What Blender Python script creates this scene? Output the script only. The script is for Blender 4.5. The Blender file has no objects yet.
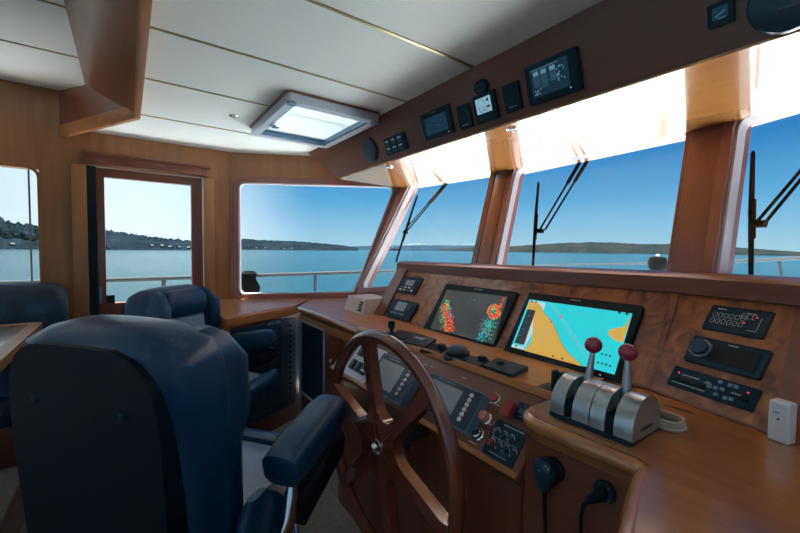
import bpy, bmesh, math, random
from mathutils import Vector as V, Matrix
random.seed(7)
PI = math.pi
SC = bpy.context.scene
COL = SC.collection
G = 1.2            # the whole place is drawn in small units and brought to metres at the end

# ------------------------------------------------------------------ camera
F = 382.0
yaw = math.radians(54.5); pit = math.atan((266.5-249.3)/F); rol = 0.0122
fh = V((-math.sin(yaw), math.cos(yaw), 0)); rt = V((math.cos(yaw), math.sin(yaw), 0)); up = V((0, 0, 1))
fw = fh*math.cos(pit) - up*math.sin(pit); u0 = up*math.cos(pit) + fh*math.sin(pit)
CR = rt*math.cos(rol) + u0*math.sin(rol); CU = u0*math.cos(rol) - rt*math.sin(rol)
CAM = V((0, 0, 1.45))
def at(px, py, n, p):          # point of a real plane (normal n, point p) seen at a pixel of the photograph
    d = fw + CR*((px-400)/F) + CU*((266.5-py)/F)
    n = V(n); t = (V(p)-CAM).dot(n)/d.dot(n)
    return CAM + d*t
def atz(px, py, z): return at(px, py, (0,0,1), (0,0,z))
def aty(px, py, y): return at(px, py, (0,1,0), (0,y,0))
def atx(px, py, x): return at(px, py, (1,0,0), (x,0,0))
cam = bpy.data.objects.new('camera', bpy.data.cameras.new('camera')); COL.objects.link(cam)
M = Matrix.Identity(4)
for i in range(3): M[i][0] = CR[i]; M[i][1] = CU[i]; M[i][2] = -fw[i]; M[i][3] = CAM[i]*G
cam.matrix_world = M
cam.data.sensor_width = 36; cam.data.lens = 36*F/800; cam.data.clip_end = 20000; cam.data.clip_start = .02
SC.camera = cam

# ------------------------------------------------------------------ materials
def lin(c): return tuple(((x/255)/12.92 if x/255 <= .04045 else ((x/255+.055)/1.055)**2.4) for x in c)
MATS = {}
def mat(name, col, rough=.5, metal=0, coat=0, emit=None, es=1, noise=0, nscale=20, bump=0, bscale=200, stretch=(1,1,1), col2=None, spec=.5, coat_r=.05, distort=0, detail=4):
    m = bpy.data.materials.new(name); m.use_nodes = True; MATS[name] = m
    nt = m.node_tree; b = nt.nodes['Principled BSDF']
    b.inputs['Base Color'].default_value = (*col, 1); b.inputs['Roughness'].default_value = rough
    b.inputs['Metallic'].default_value = metal; b.inputs['Coat Weight'].default_value = coat
    b.inputs['Coat Roughness'].default_value = coat_r; b.inputs['Specular IOR Level'].default_value = spec
    if emit: b.inputs['Emission Color'].default_value = (*emit, 1); b.inputs['Emission Strength'].default_value = es
    if noise or col2 or bump:
        tc = nt.nodes.new('ShaderNodeTexCoord'); mp = nt.nodes.new('ShaderNodeMapping'); mp.inputs['Scale'].default_value = stretch
        nt.links.new(tc.outputs['Object'], mp.inputs[0])
    if noise or col2:
        n = nt.nodes.new('ShaderNodeTexNoise'); n.inputs['Scale'].default_value = nscale; n.inputs['Detail'].default_value = detail
        n.inputs['Distortion'].default_value = distort
        r = nt.nodes.new('ShaderNodeValToRGB'); r.color_ramp.elements[0].position = .32; r.color_ramp.elements[1].position = .68
        c2 = col2 or tuple(c*(1-noise) for c in col)
        r.color_ramp.elements[0].color = (*c2, 1); r.color_ramp.elements[1].color = (*col, 1)
        nt.links.new(mp.outputs[0], n.inputs[0]); nt.links.new(n.outputs[0], r.inputs[0]); nt.links.new(r.outputs[0], b.inputs['Base Color'])
    if bump:
        n2 = nt.nodes.new('ShaderNodeTexNoise'); n2.inputs['Scale'].default_value = bscale; n2.inputs['Detail'].default_value = 3
        bm_ = nt.nodes.new('ShaderNodeBump'); bm_.inputs['Strength'].default_value = bump; bm_.inputs['Distance'].default_value = .01
        nt.links.new(mp.outputs[0], n2.inputs[0]); nt.links.new(n2.outputs[0], bm_.inputs['Height']); nt.links.new(bm_.outputs[0], b.inputs['Normal'])
    return m
WALLW = mat('wall_cherry', (.36,.160,.058), .38, coat=.35, col2=(.28,.118,.042), nscale=3.2, stretch=(9,9,.7), detail=6, coat_r=.2)
TEAK  = mat('honey_wood', (.45,.19,.065), .40, coat=.12, col2=(.36,.135,.045), nscale=4, stretch=(1,9,9), detail=6, coat_r=.12)
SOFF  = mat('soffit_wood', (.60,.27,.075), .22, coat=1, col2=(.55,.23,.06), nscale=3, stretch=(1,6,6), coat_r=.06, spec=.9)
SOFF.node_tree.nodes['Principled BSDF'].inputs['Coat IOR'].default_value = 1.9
MAHO  = mat('mahogany', (.215,.072,.042), .30, coat=.5, col2=(.165,.052,.030), nscale=3.5, stretch=(1,6,6), detail=6, coat_r=.12)
MAHOV = mat('mahogany_upright', (.20,.062,.035), .32, coat=.4, col2=(.15,.045,.025), nscale=3.5, stretch=(7,7,.8), detail=6, coat_r=.15)
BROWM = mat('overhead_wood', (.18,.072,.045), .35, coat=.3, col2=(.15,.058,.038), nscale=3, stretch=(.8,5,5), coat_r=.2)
FRAME = mat('window_frame_wood', (.27,.115,.10), .25, coat=.6, col2=(.23,.09,.075), nscale=6, coat_r=.1)
BURL  = mat('burl_wood', (.42,.145,.050), .30, coat=.6, col2=(.13,.036,.020), nscale=15, distort=2.2, detail=8, coat_r=.1)
TOPW  = mat('varnished_top', (.34,.145,.054), .22, coat=.8, col2=(.28,.110,.040), nscale=4, stretch=(2,9,1), detail=8, coat_r=.09)
WHEELW= mat('wheel_wood', (.19,.052,.028), .20, coat=1, col2=(.14,.036,.02), nscale=6, coat_r=.08)
VINYL = mat('ceiling_vinyl', (.79,.88,.89), .55, bump=.05, bscale=600)
BRASS = mat('seam_brass', (.42,.36,.20), .3, metal=.7)
LEATH = mat('navy_leather', (.006,.056,.140), .36, coat=.2, spec=.35, bump=.10, bscale=120, noise=.3, nscale=6, coat_r=.22)
LEATD = mat('dark_leather', (.002,.008,.019), .5, spec=.25, bump=.08, bscale=120)  # shade on the chair's rear put into a near-black copy of navy_leather
LEATS = mat('settee_leather', (.004,.024,.055), .32, coat=.3, bump=.08, bscale=120)
LEATW = mat('pale_sheen_leather', (.26,.34,.44), .36, coat=.3, bump=.08, bscale=120)  # sky highlight on the seat painted in as a pale base; back pad shares it
BLACK = mat('black_plastic', (.004,.032,.055), .5, spec=.25)
BLACKM= mat('black_matte', (.003,.010,.017), .55, spec=.3)
NAVYP = mat('navy_plastic', (.006,.040,.080), .32, coat=.3)
GREYP = mat('grey_blue_plastic', (.11,.22,.36), .35, coat=.2)
SILVER= mat('silver_plate', (.56,.60,.70), .35, metal=.2)
POSTM = mat('post_mahogany', (.27,.105,.08), .30, coat=.5, col2=(.22,.08,.06), nscale=3.5, stretch=(7,7,.8), detail=6, coat_r=.15)
NOSE  = mat('glossy_nosing', (.42,.17,.06), .16, coat=1, col2=(.36,.14,.05), nscale=4, stretch=(4,4,4), coat_r=.04)
ALU   = mat('brushed_aluminium', (.46,.50,.53), .32, metal=.85, bump=.03, bscale=60, stretch=(8,1,1))
CHROME= mat('chrome', (.75,.77,.78), .08, metal=1)
WHITE = mat('white_plastic', (.72,.76,.80), .4)
GASK  = mat('white_gasket', (.50,.50,.54), .4)
REDK  = mat('burgundy_knob', (.30,.008,.045), .12, coat=1)
REDSW = mat('red_switch', (.38,.03,.04), .35)
PINK  = mat('pale_red_button', (.62,.27,.24), .4)
CARPET= mat('grey_carpet', (.40,.37,.33), .95, noise=.35, nscale=150, bump=.6, bscale=400)
HULL  = mat('white_hull', (.82,.83,.84), .5)
RAILM = mat('rail_steel', (.035,.045,.05), .8, spec=.1)
WIPER = mat('wiper_black', (.001,.001,.001), .9, spec=.1)
MARK  = mat('printed_mark', (.55,.62,.68), .5)
MARKD = mat('printed_dark_mark', (.08,.09,.11), .5)
LCD   = mat('lcd_off', (.30,.38,.45), .12, coat=.5)
LCDG  = mat('lcd_green', (.14,.20,.17), .2)
def em(name, c, s=1): return mat(name, tuple(x*.3 for x in lin(c)), .25, emit=lin(c), es=s*.72, coat=.1)
E_DARK = em('screen_grey', (52,56,58), .7)
E_RED  = em('echo_red', (235,85,40), .9); E_ORG = em('echo_orange', (240,180,60), .8)
E_GRN  = em('echo_green', (60,220,120), .8); E_CYN = em('echo_cyan', (30,170,190), .8); E_BLU=em('echo_blue',(20,100,160),.8)
E_SEA  = em('chart_sea', (40,215,225), .85); E_SEA2 = em('chart_deep', (90,225,232), .85)
E_LAND = em('chart_land', (222,178,82), .8); E_MENU = em('chart_menu', (50,60,68), .6)
E_LINE = em('chart_route', (150,170,190), .8); E_PINK = em('chart_mark', (205,110,100), .8); E_WHT = em('screen_white', (205,222,230), .8)
E_LED  = em('red_led', (255,60,80), 2.5)
E_DIM  = em('screen_dim', (18,44,62), .8); E_LCD = em('lcd_lit', (150,192,210), .75); E_PIC=em('screen_picture',(95,140,155),.8); E_PIC2=em('screen_picture_dark',(38,70,88),.8)
E_LAMP = em('lamp_lens', (255,250,235), 1.2)
def glass(name, tint, refl=.06):
    m = bpy.data.materials.new(name); m.use_nodes = True; nt = m.node_tree; nt.nodes.clear()
    o = nt.nodes.new('ShaderNodeOutputMaterial'); mx = nt.nodes.new('ShaderNodeMixShader'); t = nt.nodes.new('ShaderNodeBsdfTransparent')
    g = nt.nodes.new('ShaderNodeBsdfGlossy'); g.inputs['Roughness'].default_value = .02
    t.inputs[0].default_value = (*tint, 1); mx.inputs[0].default_value = refl
    nt.links.new(t.outputs[0], mx.inputs[1]); nt.links.new(g.outputs[0], mx.inputs[2]); nt.links.new(mx.outputs[0], o.inputs[0]); return m
GLASS = glass('window_glass', (.97,.99,1), .02)
GLASSD = glass('smoked_glass', (.12,.16,.20), .10)
def milk():
    m = bpy.data.materials.new('frosted_pane'); m.use_nodes = True; nt = m.node_tree; nt.nodes.clear()
    o = nt.nodes.new('ShaderNodeOutputMaterial'); a = nt.nodes.new('ShaderNodeAddShader'); t = nt.nodes.new('ShaderNodeBsdfTranslucent'); d = nt.nodes.new('ShaderNodeBsdfDiffuse')
    t.inputs[0].default_value = (.22,.245,.25,1); d.inputs[0].default_value = (.35,.38,.40,1)
    nt.links.new(t.outputs[0], a.inputs[0]); nt.links.new(d.outputs[0], a.inputs[1]); nt.links.new(a.outputs[0], o.inputs[0]); return m
MILK = milk()

# ------------------------------------------------------------------ mesh builder
class MB:
    def __init__(s): s.b = bmesh.new(); s.mats = []
    def _mi(s, faces, m):
        if m is None: return
        if m not in s.mats: s.mats.append(m)
        k = s.mats.index(m)+1
        for f in faces: f.material_index = k
    def _add(s, fn, T, bev, seg, m):
        t = bmesh.new(); fn(t)
        if bev: bmesh.ops.bevel(t, geom=[e for e in t.edges if len(e.link_faces) == 2 and e.calc_face_angle(0) > .35], offset=bev, segments=seg, profile=.5, affect='EDGES', clamp_overlap=True)
        if T is not None: t.transform(T)
        bmesh.ops.recalc_face_normals(t, faces=t.faces)
        me = bpy.data.meshes.new('t'); t.to_mesh(me); t.free()
        n = len(s.b.faces); s.b.from_mesh(me); bpy.data.meshes.remove(me)
        s.b.faces.ensure_lookup_table(); s._mi(s.b.faces[n:], m); return s
    def box(s, c, d, bev=0, T=None, m=None, seg=2):
        def fn(t):
            bmesh.ops.create_cube(t, size=1); t.transform(Matrix.Translation(c) @ Matrix.Diagonal((*d, 1)))
        return s._add(fn, T, bev, seg, m)
    def prism(s, pts, z0, z1, bev=0, T=None, m=None, seg=2):
        def fn(t):
            a = [t.verts.new((p[0], p[1], z0)) for p in pts]; b = [t.verts.new((p[0], p[1], z1)) for p in pts]
            t.faces.new(a[::-1]); t.faces.new(b); n = len(pts)
            for i in range(n): t.faces.new((a[i], a[(i+1) % n], b[(i+1) % n], b[i]))
        return s._add(fn, T, bev, seg, m)
    def ring(s, outer, inner, z0, z1, T=None, m=None, bev=0):
        def fn(t):
            n = len(outer); L = []
            for pts, z in ((outer, z0), (outer, z1), (inner, z1), (inner, z0)): L.append([t.verts.new((p[0], p[1], z)) for p in pts])
            for k in range(4):
                A, B = L[k], L[(k+1) % 4]
                for i in range(n): t.faces.new((A[i], A[(i+1) % n], B[(i+1) % n], B[i]))
        return s._add(fn, T, bev, 2, m)
    def hull(s, a, b, bev=0, T=None, m=None, seg=2):      # solid between two loops of 3D points
        def fn(t):
            A = [t.verts.new(p) for p in a]; B = [t.verts.new(p) for p in b]; n = len(a)
            t.faces.new(A[::-1]); t.faces.new(B)
            for i in range(n): t.faces.new((A[i], A[(i+1) % n], B[(i+1) % n], B[i]))
        return s._add(fn, T, bev, seg, m)
    def tube(s, pts, r, seg=12, closed=False, T=None, m=None):
        P = [V(p) for p in pts]; n = len(P); rr = r if isinstance(r, (list, tuple)) else [r]*n
        def fn(t):
            rings = []; prev = None
            for i in range(n):
                if closed: d = (P[(i+1) % n]-P[i-1])
                else: d = P[min(i+1, n-1)]-P[max(i-1, 0)]
                d.normalize()
                if prev is None:
                    a = V((0,0,1)) if abs(d.z) < .9 else V((1,0,0)); x = d.cross(a).normalized()
                else: x = (prev-d*prev.dot(d)).normalized()
                prev = x; y = d.cross(x)
                rings.append([t.verts.new(P[i]+(x*math.cos(2*PI*k/seg)+y*math.sin(2*PI*k/seg))*rr[i]) for k in range(seg)])
            for i in range(n if closed else n-1):
                A, B = rings[i], rings[(i+1) % n]
                for k in range(seg): t.faces.new((A[k], A[(k+1) % seg], B[(k+1) % seg], B[k]))
            if not closed: t.faces.new(rings[0][::-1]); t.faces.new(rings[-1])
        return s._add(fn, T, 0, 0, m)
    def lathe(s, prof, seg=28, T=None, m=None, sx=1, sy=1):     # profile (r, z) around z
        def fn(t):
            rings = [[t.verts.new((max(r, 1e-4)*math.cos(2*PI*k/seg)*sx, max(r, 1e-4)*math.sin(2*PI*k/seg)*sy, z)) for k in range(seg)] for r, z in prof]
            hollow = len(prof) == 4 and prof[0][0] == prof[1][0] and prof[2][0] == prof[3][0] and prof[2][0] > .8*prof[0][0]
            for A, B in zip(rings, rings[1:]+(rings[:1] if hollow else [])):
                for k in range(seg): t.faces.new((A[k], A[(k+1) % seg], B[(k+1) % seg], B[k]))
            if not hollow: t.faces.new(rings[0][::-1]); t.faces.new(rings[-1])
        return s._add(fn, T, 0, 0, m)
    def loft(s, secs, seg=40, T=None, m=None):       # (z, half width, half thickness, x offset, y offset, exponent)
        def fn(t):
            rings = []
            for z, w, h, ox, oy, e in secs:
                L = []
                for k in range(seg):
                    a = 2*PI*k/seg; c, d = math.cos(a), math.sin(a)
                    L.append(t.verts.new((ox+w*math.copysign(abs(c)**(2/e), c), oy+h*math.copysign(abs(d)**(2/e), d), z)))
                rings.append(L)
            for A, B in zip(rings, rings[1:]):
                for k in range(seg): t.faces.new((A[k], A[(k+1) % seg], B[(k+1) % seg], B[k]))
            t.faces.new(rings[0][::-1]); t.faces.new(rings[-1])
        return s._add(fn, T, 0, 0, m)
    def ball(s, c, r, T=None, m=None, sub=3):
        def fn(t):
            bmesh.ops.create_icosphere(t, subdivisions=sub, radius=1)
            d = r if isinstance(r, (tuple, list)) else (r, r, r)
            t.transform(Matrix.Translation(c) @ Matrix.Diagonal((*d, 1)))
        return s._add(fn, T, 0, 0, m)
    def build(s, name, m=None, parent=None, smooth=True):
        me = bpy.data.meshes.new(name)
        s.b.to_mesh(me); s.b.free()
        me.materials.append(m or s.mats[0])
        for x in s.mats: me.materials.append(x)
        if smooth:
            for p in me.polygons: p.use_smooth = True
            me.set_sharp_from_angle(angle=math.radians(38))
        o = bpy.data.objects.new(name, me); COL.objects.link(o)
        if parent: o.parent = parent
        return o
def tag(o, label=None, cat=None, group=None, kind=None):
    if label: o['label'] = label
    if cat: o['category'] = cat
    if group: o['group'] = group
    if kind: o['kind'] = kind
    return o
def empty(name, T=None, label=None, cat=None, group=None, kind=None):
    o = bpy.data.objects.new(name, None); COL.objects.link(o); o.empty_display_size = .05
    if T is not None: o.matrix_world = T
    return tag(o, label, cat, group, kind)
def struct(name, mb, m): return tag(mb.build(name, m, smooth=False), kind='structure')
def frm(o, x, y):
    x = V(x).normalized(); z = x.cross(V(y)).normalized(); y = z.cross(x)
    T = Matrix.Identity(4)
    for i in range(3): T[i][0] = x[i]; T[i][1] = y[i]; T[i][2] = z[i]; T[i][3] = o[i]
    return T
def on(px, py, T, lift=0):     # pixel -> local coordinates on the frame's xy plane (lifted)
    z = V((T[0][2], T[1][2], T[2][2])); o = V((T[0][3], T[1][3], T[2][3])) + z*lift
    p = T.inverted() @ at(px, py, z, o); return p
def rpoly(pts, r, n=6):
    out = []; k = len(pts)
    for i in range(k):
        p = V(pts[i][:2]); a = (V(pts[i-1][:2])-p); b = (V(pts[(i+1) % k][:2])-p)
        ang = a.angle(b); d = min(r/math.tan(ang/2), a.length*.45, b.length*.45); p0 = p+a.normalized()*d; p1 = p+b.normalized()*d
        for j in range(n+1):
            t = j/n; q = p0*(1-t)**2 + p*2*t*(1-t) + p1*t*t; out.append((q.x, q.y))
    return out
def offs(pts, d):   # offset polygon outward (either winding)
    k = len(pts); ar = sum(pts[i][0]*pts[(i+1) % k][1]-pts[(i+1) % k][0]*pts[i][1] for i in range(k)); s = 1 if ar > 0 else -1
    out = []
    for i in range(k):
        p = V(pts[i][:2]); a = (p-V(pts[i-1][:2])).normalized(); b = (V(pts[(i+1) % k][:2])-p).normalized()
        na = V((a.y, -a.x))*s; nb = V((b.y, -b.x))*s; m = (na+nb); out.append(tuple(p + m*(d/(1+na.dot(nb)))))
    return out
def rrect(cx, cy, w, h, r): return rpoly([(cx-w/2, cy-h/2), (cx+w/2, cy-h/2), (cx+w/2, cy+h/2), (cx-w/2, cy+h/2)], r)
def copy_tree(o, parent=None):
    c = o.copy(); COL.objects.link(c); c.parent = parent
    for ch in list(o.children): copy_tree(ch, c)
    return c
def letters(s, size, T, m, parent, name='lettering', ext=.0004):
    cu = bpy.data.curves.new('t', 'FONT'); cu.body = s; cu.size = size; cu.extrude = ext; cu.align_x = 'CENTER'; cu.align_y = 'CENTER'
    o = bpy.data.objects.new('t', cu); COL.objects.link(o); dg = bpy.context.evaluated_depsgraph_get(); dg.update()
    me = bpy.data.meshes.new_from_object(o.evaluated_get(dg)); bpy.data.objects.remove(o)
    me.transform(T); me.materials.clear(); me.materials.append(m)
    q = bpy.data.objects.new(name, me); COL.objects.link(q); q.parent = parent; return q
def rot(a, ax): return Matrix.Rotation(a, 4, ax)
def tr(*v): return Matrix.Translation(v)

# ------------------------------------------------------------------ shell
FZ = .45
struct('floor', MB().box((-.9, -.75, FZ-.05), (3.5, 4.3, .1)), CARPET)
PW = -2.62
# port side wall with two openings (door, aft window)
def zwall(name, axis_pts, m, holes, z0, z1, th):      # straight wall from p to q with rectangular holes given as (s0,s1,z0,z1)
    p, q = V(axis_pts[0]), V(axis_pts[1]); L = (q-p).length; d = (q-p)/L
    T = frm((p.x, p.y, 0), (d.x, d.y, 0), (0,0,1)); mb = MB()
    ss = sorted({0, L, *[h[0] for h in holes], *[h[1] for h in holes]})
    for a, b in zip(ss, ss[1:]):
        mid = (a+b)/2; hs = sorted([h for h in holes if h[0] <= mid <= h[1]], key=lambda h: h[2]); z = z0
        for h in hs:
            if h[2] > z: mb.box(((a+b)/2, (z+h[2])/2, th/2), (b-a, h[2]-z, th), T=T)
            z = h[3]
        if z < z1: mb.box(((a+b)/2, (z+z1)/2, th/2), (b-a, z1-z, th), T=T)
    return struct(name, mb, m)
# wall runs forward (+y); its local z (x cross z) points outwards/inwards: check by sign below
Y0 = -2.6
zwall('wall_port', ((PW-.07, Y0), (PW-.07, .53)), WALLW, [(-.165-Y0, .385-Y0, FZ, 1.875), (-1.35-Y0, -.355-Y0, 1.215, 1.83)], FZ-.1, 2.30, .07)
# starboard wall with windows, out of frame
zwall('wall_starboard', ((.82, Y0), (.82, 1.2)), WALLW, [(.6, 1.6, 1.15, 1.85), (1.9, 2.9, 1.15, 1.85), (3.05, 3.6, 1.15, 1.85)], FZ-.1, 2.30, .07)

# port forward facet (window 1) ---------------------------------------------------
a27 = math.radians(27); d0 = V((math.sin(a27), math.cos(a27), 0))
W0 = frm((-2.635, .51, 0), d0, (0,0,1))                 # local x along wall, y up, z to the room?
n0 = V((W0[0][2], W0[1][2], W0[2][2]))
def wall_facet(name, T, outer, hole, th, m, sgn):
    # outer and hole quads (local 2D) in the same corner order
    mb = MB(); z0, z1 = (0, -th*sgn) if True else (0, th)
    mb.ring(outer, hole, min(z0, z1), max(z0, z1), T=T); return struct(name, mb, m)
def side(T): # +1 if frame z looks to the camera
    z = V((T[0][2], T[1][2], T[2][2])); o = V((T[0][3], T[1][3], T[2][3])); return 1 if (CAM-o).dot(z) > 0 else -1
def window(name, T, glass_px, frame_w, wood, r=.035, depth=.03):
    s = side(T)
    q = [on(x, y, T) for x, y in glass_px]; q = [(p.x, p.y) for p in q]
    w = empty(name, T, kind='structure')
    g0 = rpoly(q, r); g1 = rpoly(offs(q, .007), r+.007); f1 = rpoly(offs(q, .007+frame_w), r+.007+frame_w*.8)
    MB().ring(f1, g1, min(-.02*s, depth*.6*s), max(-.02*s, depth*.6*s), bev=.007).build('window_frame', wood, w)
    MB().ring(g1, g0, min(-.03*s, .004*s), max(-.03*s, .004*s), bev=.002).build('gasket', GASK, w)
    MB().prism(g1, -.036*s, -.030*s).build('glass', GLASS, w)
    return w, q
def px_local(T, pts): return [tuple(on(x, y, T).xy) for x, y in pts]
g0px = [(240,183.5), (394,187.5), (354,291.5), (240,293.5)]
w, q0 = window('window_1', W0, g0px, .036, FRAME)
h0 = offs(q0, .015)
L0 = (V((-2.09,1.50,0))-V((-2.635,.51,0))).length
outer0 = [(0, 2.12), (L0+.10, 2.12), (L0-.52, FZ-.1), (0, FZ-.1)]
wall_facet('wall_port_forward', W0, outer0, h0, .07, WALLW, side(W0))
# windshield facets ---------------------------------------------------------------
TP = [V((-2.09,1.50,1.87)), V((-1.32,1.61,1.87)), V((-.44,1.565,1.87)), V((.40,1.27,1.87))]
BT = [V((-2.305,1.22,1.10)), V((-1.241,1.309,1.10)), V((-.406,1.255,1.10)), V((.44,.98,1.10))]
wpx = [[(412,185), (492,172), (468,281), (362,288)], [(517,169.5), (687,131), (666,277), (493,286)], [(741,119), (905,69), (940,300), (716,300)]]
WF = []
for k in range(3):
    T = frm(TP[k], TP[k+1]-TP[k], TP[k]-BT[k]); WF.append(T)
    w, q = window('window_%d' % (k+2), T, wpx[k], .030, FRAME)
    I = T.inverted(); o = [I @ TP[k], I @ TP[k+1], I @ BT[k+1], I @ BT[k]]
    o = [(p.x, p.y) for p in o]; o[0] = (o[0][0], o[0][1]+.06); o[1] = (o[1][0], o[1][1]+.06)
    wall_facet('wall_windshield_%s' % ('port', 'centre', 'starboard')[k], T, o, offs(q, .012), .07, POSTM, side(T))
# rounded posts over the joints between the panes
for k, nm in ((1, 'trim_1'), (2, 'trim_2')):
    a, b = TP[k], BT[k]; n = V((0,-1,0)); d = (a-b).normalized(); T = frm(b, V((1,0,0)) - d*d.x, d)
    L = (a-b).length; wd = .080 if k == 1 else .105
    mb = MB().box((0, L/2, .012 if side(T) > 0 else -.012), (wd, L+.02, .03), .010, T=T); tag(mb.build(nm, POSTM), kind='structure')
# ceiling with hatch hole --------------------------------------------------------
def plate_hole(name, outer, holes, z0, z1, m):
    b = bmesh.new(); 
    for loop in [outer]+holes:
        vs = [b.verts.new((x, y, z0)) for x, y in loop]
        for i in range(len(vs)): b.edges.new((vs[i], vs[(i+1) % len(vs)]))
    bmesh.ops.triangle_fill(b, use_beauty=True, edges=b.edges[:])
    r = bmesh.ops.extrude_face_region(b, geom=b.faces[:]); 
    for v in r['geom']:
        if isinstance(v, bmesh.types.BMVert): v.co.z = z1
    bmesh.ops.recalc_face_normals(b, faces=b.faces)
    mb = MB(); mb.b.free(); mb.b = b; return struct(name, mb, m)
HX0, HX1, HY0, HY1 = -1.985, -1.475, .525, .90
plate_hole('ceiling', [(-2.69,-.25), (-2.05,.055), (.9,.055), (.9,1.5), (-.38,1.85), (-1.4,1.9), (-2.35,1.75), (-2.69,1.0)], [[(HX0,HY0), (HX1,HY0), (HX1,HY1), (HX0,HY1)]], 2.05, 2.11, VINYL)
tag(MB().box((-.9,-1.37,2.255), (3.6,2.44,.04)).build('ceiling', VINYL, smooth=False), kind='structure')
# brass strips between ceiling panels
mb = MB()
for x in (-2.13, -1.666, -1.275, -.905, -.475, .0, .45):
    y0 = .056 if x > -2.1 else .02
    mb.box((x, (y0+.93)/2+ (.03 if x < -2 else 0), 2.0495), (.009, .93-y0+(.06 if x < -2 else 0), .005))
tag(mb.build('trim_3', BRASS), kind='structure')
mb = MB()
for x in (-2.118, -1.702, -1.30, -.9, -.5, 0, .4): mb.box((x, -1.37, 2.2345), (.009, 2.44, .005))
tag(mb.build('trim_4', BRASS), kind='structure')
# wooden coaming between the lower and the raised ceiling
LZ = 2.0
mb = MB()
ml = MB(); ml.box((-.60, .043, (LZ+2.06)/2), (2.86, .024, 2.06-LZ), .003)
dd = (V((-2.62,-.262,0))-V((-2.035,.043,0))); T = frm((-2.035,.043,0), dd, (0,0,1))
ml.box((dd.length/2, (LZ+2.06)/2, 0), (dd.length, 2.06-LZ, .024), .003, T=T); tag(ml.build('trim_11', TEAK), kind='structure')
a = [(-2.045,.035,LZ+.02), (.85,.035,LZ+.02), (.85,-.15,2.24), (-2.46,-.16,2.24)]
mb.hull(a, [(x, y+.02, z+.02) for x, y, z in a])
a = [(-2.045,.035,LZ+.02), (-2.46,-.16,2.24), (-2.62,-.27,2.24), (-2.62,-.27,LZ+.02)]
mb.hull(a, [(x-.01, y+.02, z+.02) for x, y, z in a])
tag(mb.build('trim_5', MAHO), kind='structure')
# roof skin above so that no daylight leaks
plate_hole('ceiling', [(-2.75,-2.7), (.95,-2.7), (.95,1.55), (-.38,1.95), (-1.4,2.0), (-2.4,1.85), (-2.75,1.05)], [[(HX0-.01,HY0-.01), (HX1+.01,HY0-.01), (HX1+.01,HY1+.01), (HX0-.01,HY1+.01)]], 2.30, 2.34, HULL)
tag(MB().ring([(HX0-.02,HY0-.02), (HX1+.02,HY0-.02), (HX1+.02,HY1+.02), (HX0-.02,HY1+.02)], [(HX0,HY0), (HX1,HY0), (HX1,HY1), (HX0,HY1)], 2.11, 2.34).build('trim_6', WHITE, smooth=False), kind='structure')

# door ---------------------------------------------------------------------------
dr = empty('door_1', tr(PW-.03, 0, 0), kind='structure')
gy0, gy1, gz0, gz1 = -.098, .319, 1.133, 1.822
def yz_ring(outer, inner, x0, x1, m, name, par, bev=.004):
    T = frm((0,0,0), (0,1,0), (0,0,1)); return MB().ring(outer, inner, x0, x1, T=T, bev=bev).build(name, m, par)
yz_ring([(-.145,FZ), (.378,FZ), (.378,1.868), (-.145,1.868)], [(gy0,gz0), (gy1,gz0), (gy1,gz1), (gy0,gz1)], -.02, .02, MAHOV, 'door_leaf', dr)
MB().box((0,(gy0+gy1)/2,(gz0+gz1)/2), (.006, gy1-gy0+.01, gz1-gz0+.01)).build('glass', GLASS, dr)
MB().box((.024,-.152,1.16), (.036,.042,1.42)).build('door_track', BLACKM, dr)
MB().box((.040,-.124,1.18), (.012,.012,.09), .003).build('door_handle', GREYP, dr)
MB().box((.006,-.080,1.155), (.02,.036,.045)).build('latch_box', BLACKM, dr)
tag(MB().box((PW+.012,-.200,1.16), (.028,.060,1.42), .005).build('trim_7', WALLW), kind='structure')
tag(MB().box((PW+.012,.410,1.16), (.030,.055,1.42), .005).build('trim_8', WALLW), kind='structure')
mb = MB().box((PW+.018,.11,1.905), (.042,.58,.052), .006); mb.box((PW+.027,.12,1.932), (.055,.60,.016), .006)
tag(mb.build('trim_9', MAHOV), kind='structure')
# left (aft port) window
w = empty('window_5', tr(PW, 0, 0), kind='structure')
T = frm((0,0,0), (0,1,0), (0,0,1))
q = [(-1.34,1.222), (-.362,1.222), (-.362,1.828), (-1.34,1.828)]
MB().ring(rpoly(offs(q,.012),.06), rpoly(q,.05), -.03, .006, T=T, bev=.002).build('window_frame', WALLW, w)
MB().prism(rpoly(q,.05), -.036, -.031, T=T).build('glass', GLASS, w)

# overhead console (brow) ----------------------------------------------------------
BF = frm((-1, .935, 2.05), (1,0,0), (0,-.065,.19))            # face frame: z looks at the room
oc = empty('overhead_console', tr(-1.0, 1.3, 1.86), 'long varnished wooden overhead console above the windshield carrying the instruments', 'overhead console')
def wloc(o, mb_or): return mb_or
inv = oc.matrix_world.inverted()
top = [(-2.32,.933,2.049), (.80,.933,2.049), (.80,1.25,2.049), (-.42,1.57,2.049), (-1.32,1.61,2.049), (-2.12,1.50,2.049)]
bot = [(-2.035,1.0,1.862), (.80,1.0,1.862), (.80,1.12,1.862), (-.42,1.53,1.862), (-1.32,1.58,1.862), (-2.09,1.47,1.862)]
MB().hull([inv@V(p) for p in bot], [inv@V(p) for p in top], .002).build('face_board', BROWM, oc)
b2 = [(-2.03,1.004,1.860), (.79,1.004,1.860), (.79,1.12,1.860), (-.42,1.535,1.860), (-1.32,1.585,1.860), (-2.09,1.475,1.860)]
MB().hull([inv@V((x,y,1.855)) for x,y,z in b2], [inv@V((x,y,1.8625)) for x,y,z in b2]).build('underside_board', SOFF, oc)

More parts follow.
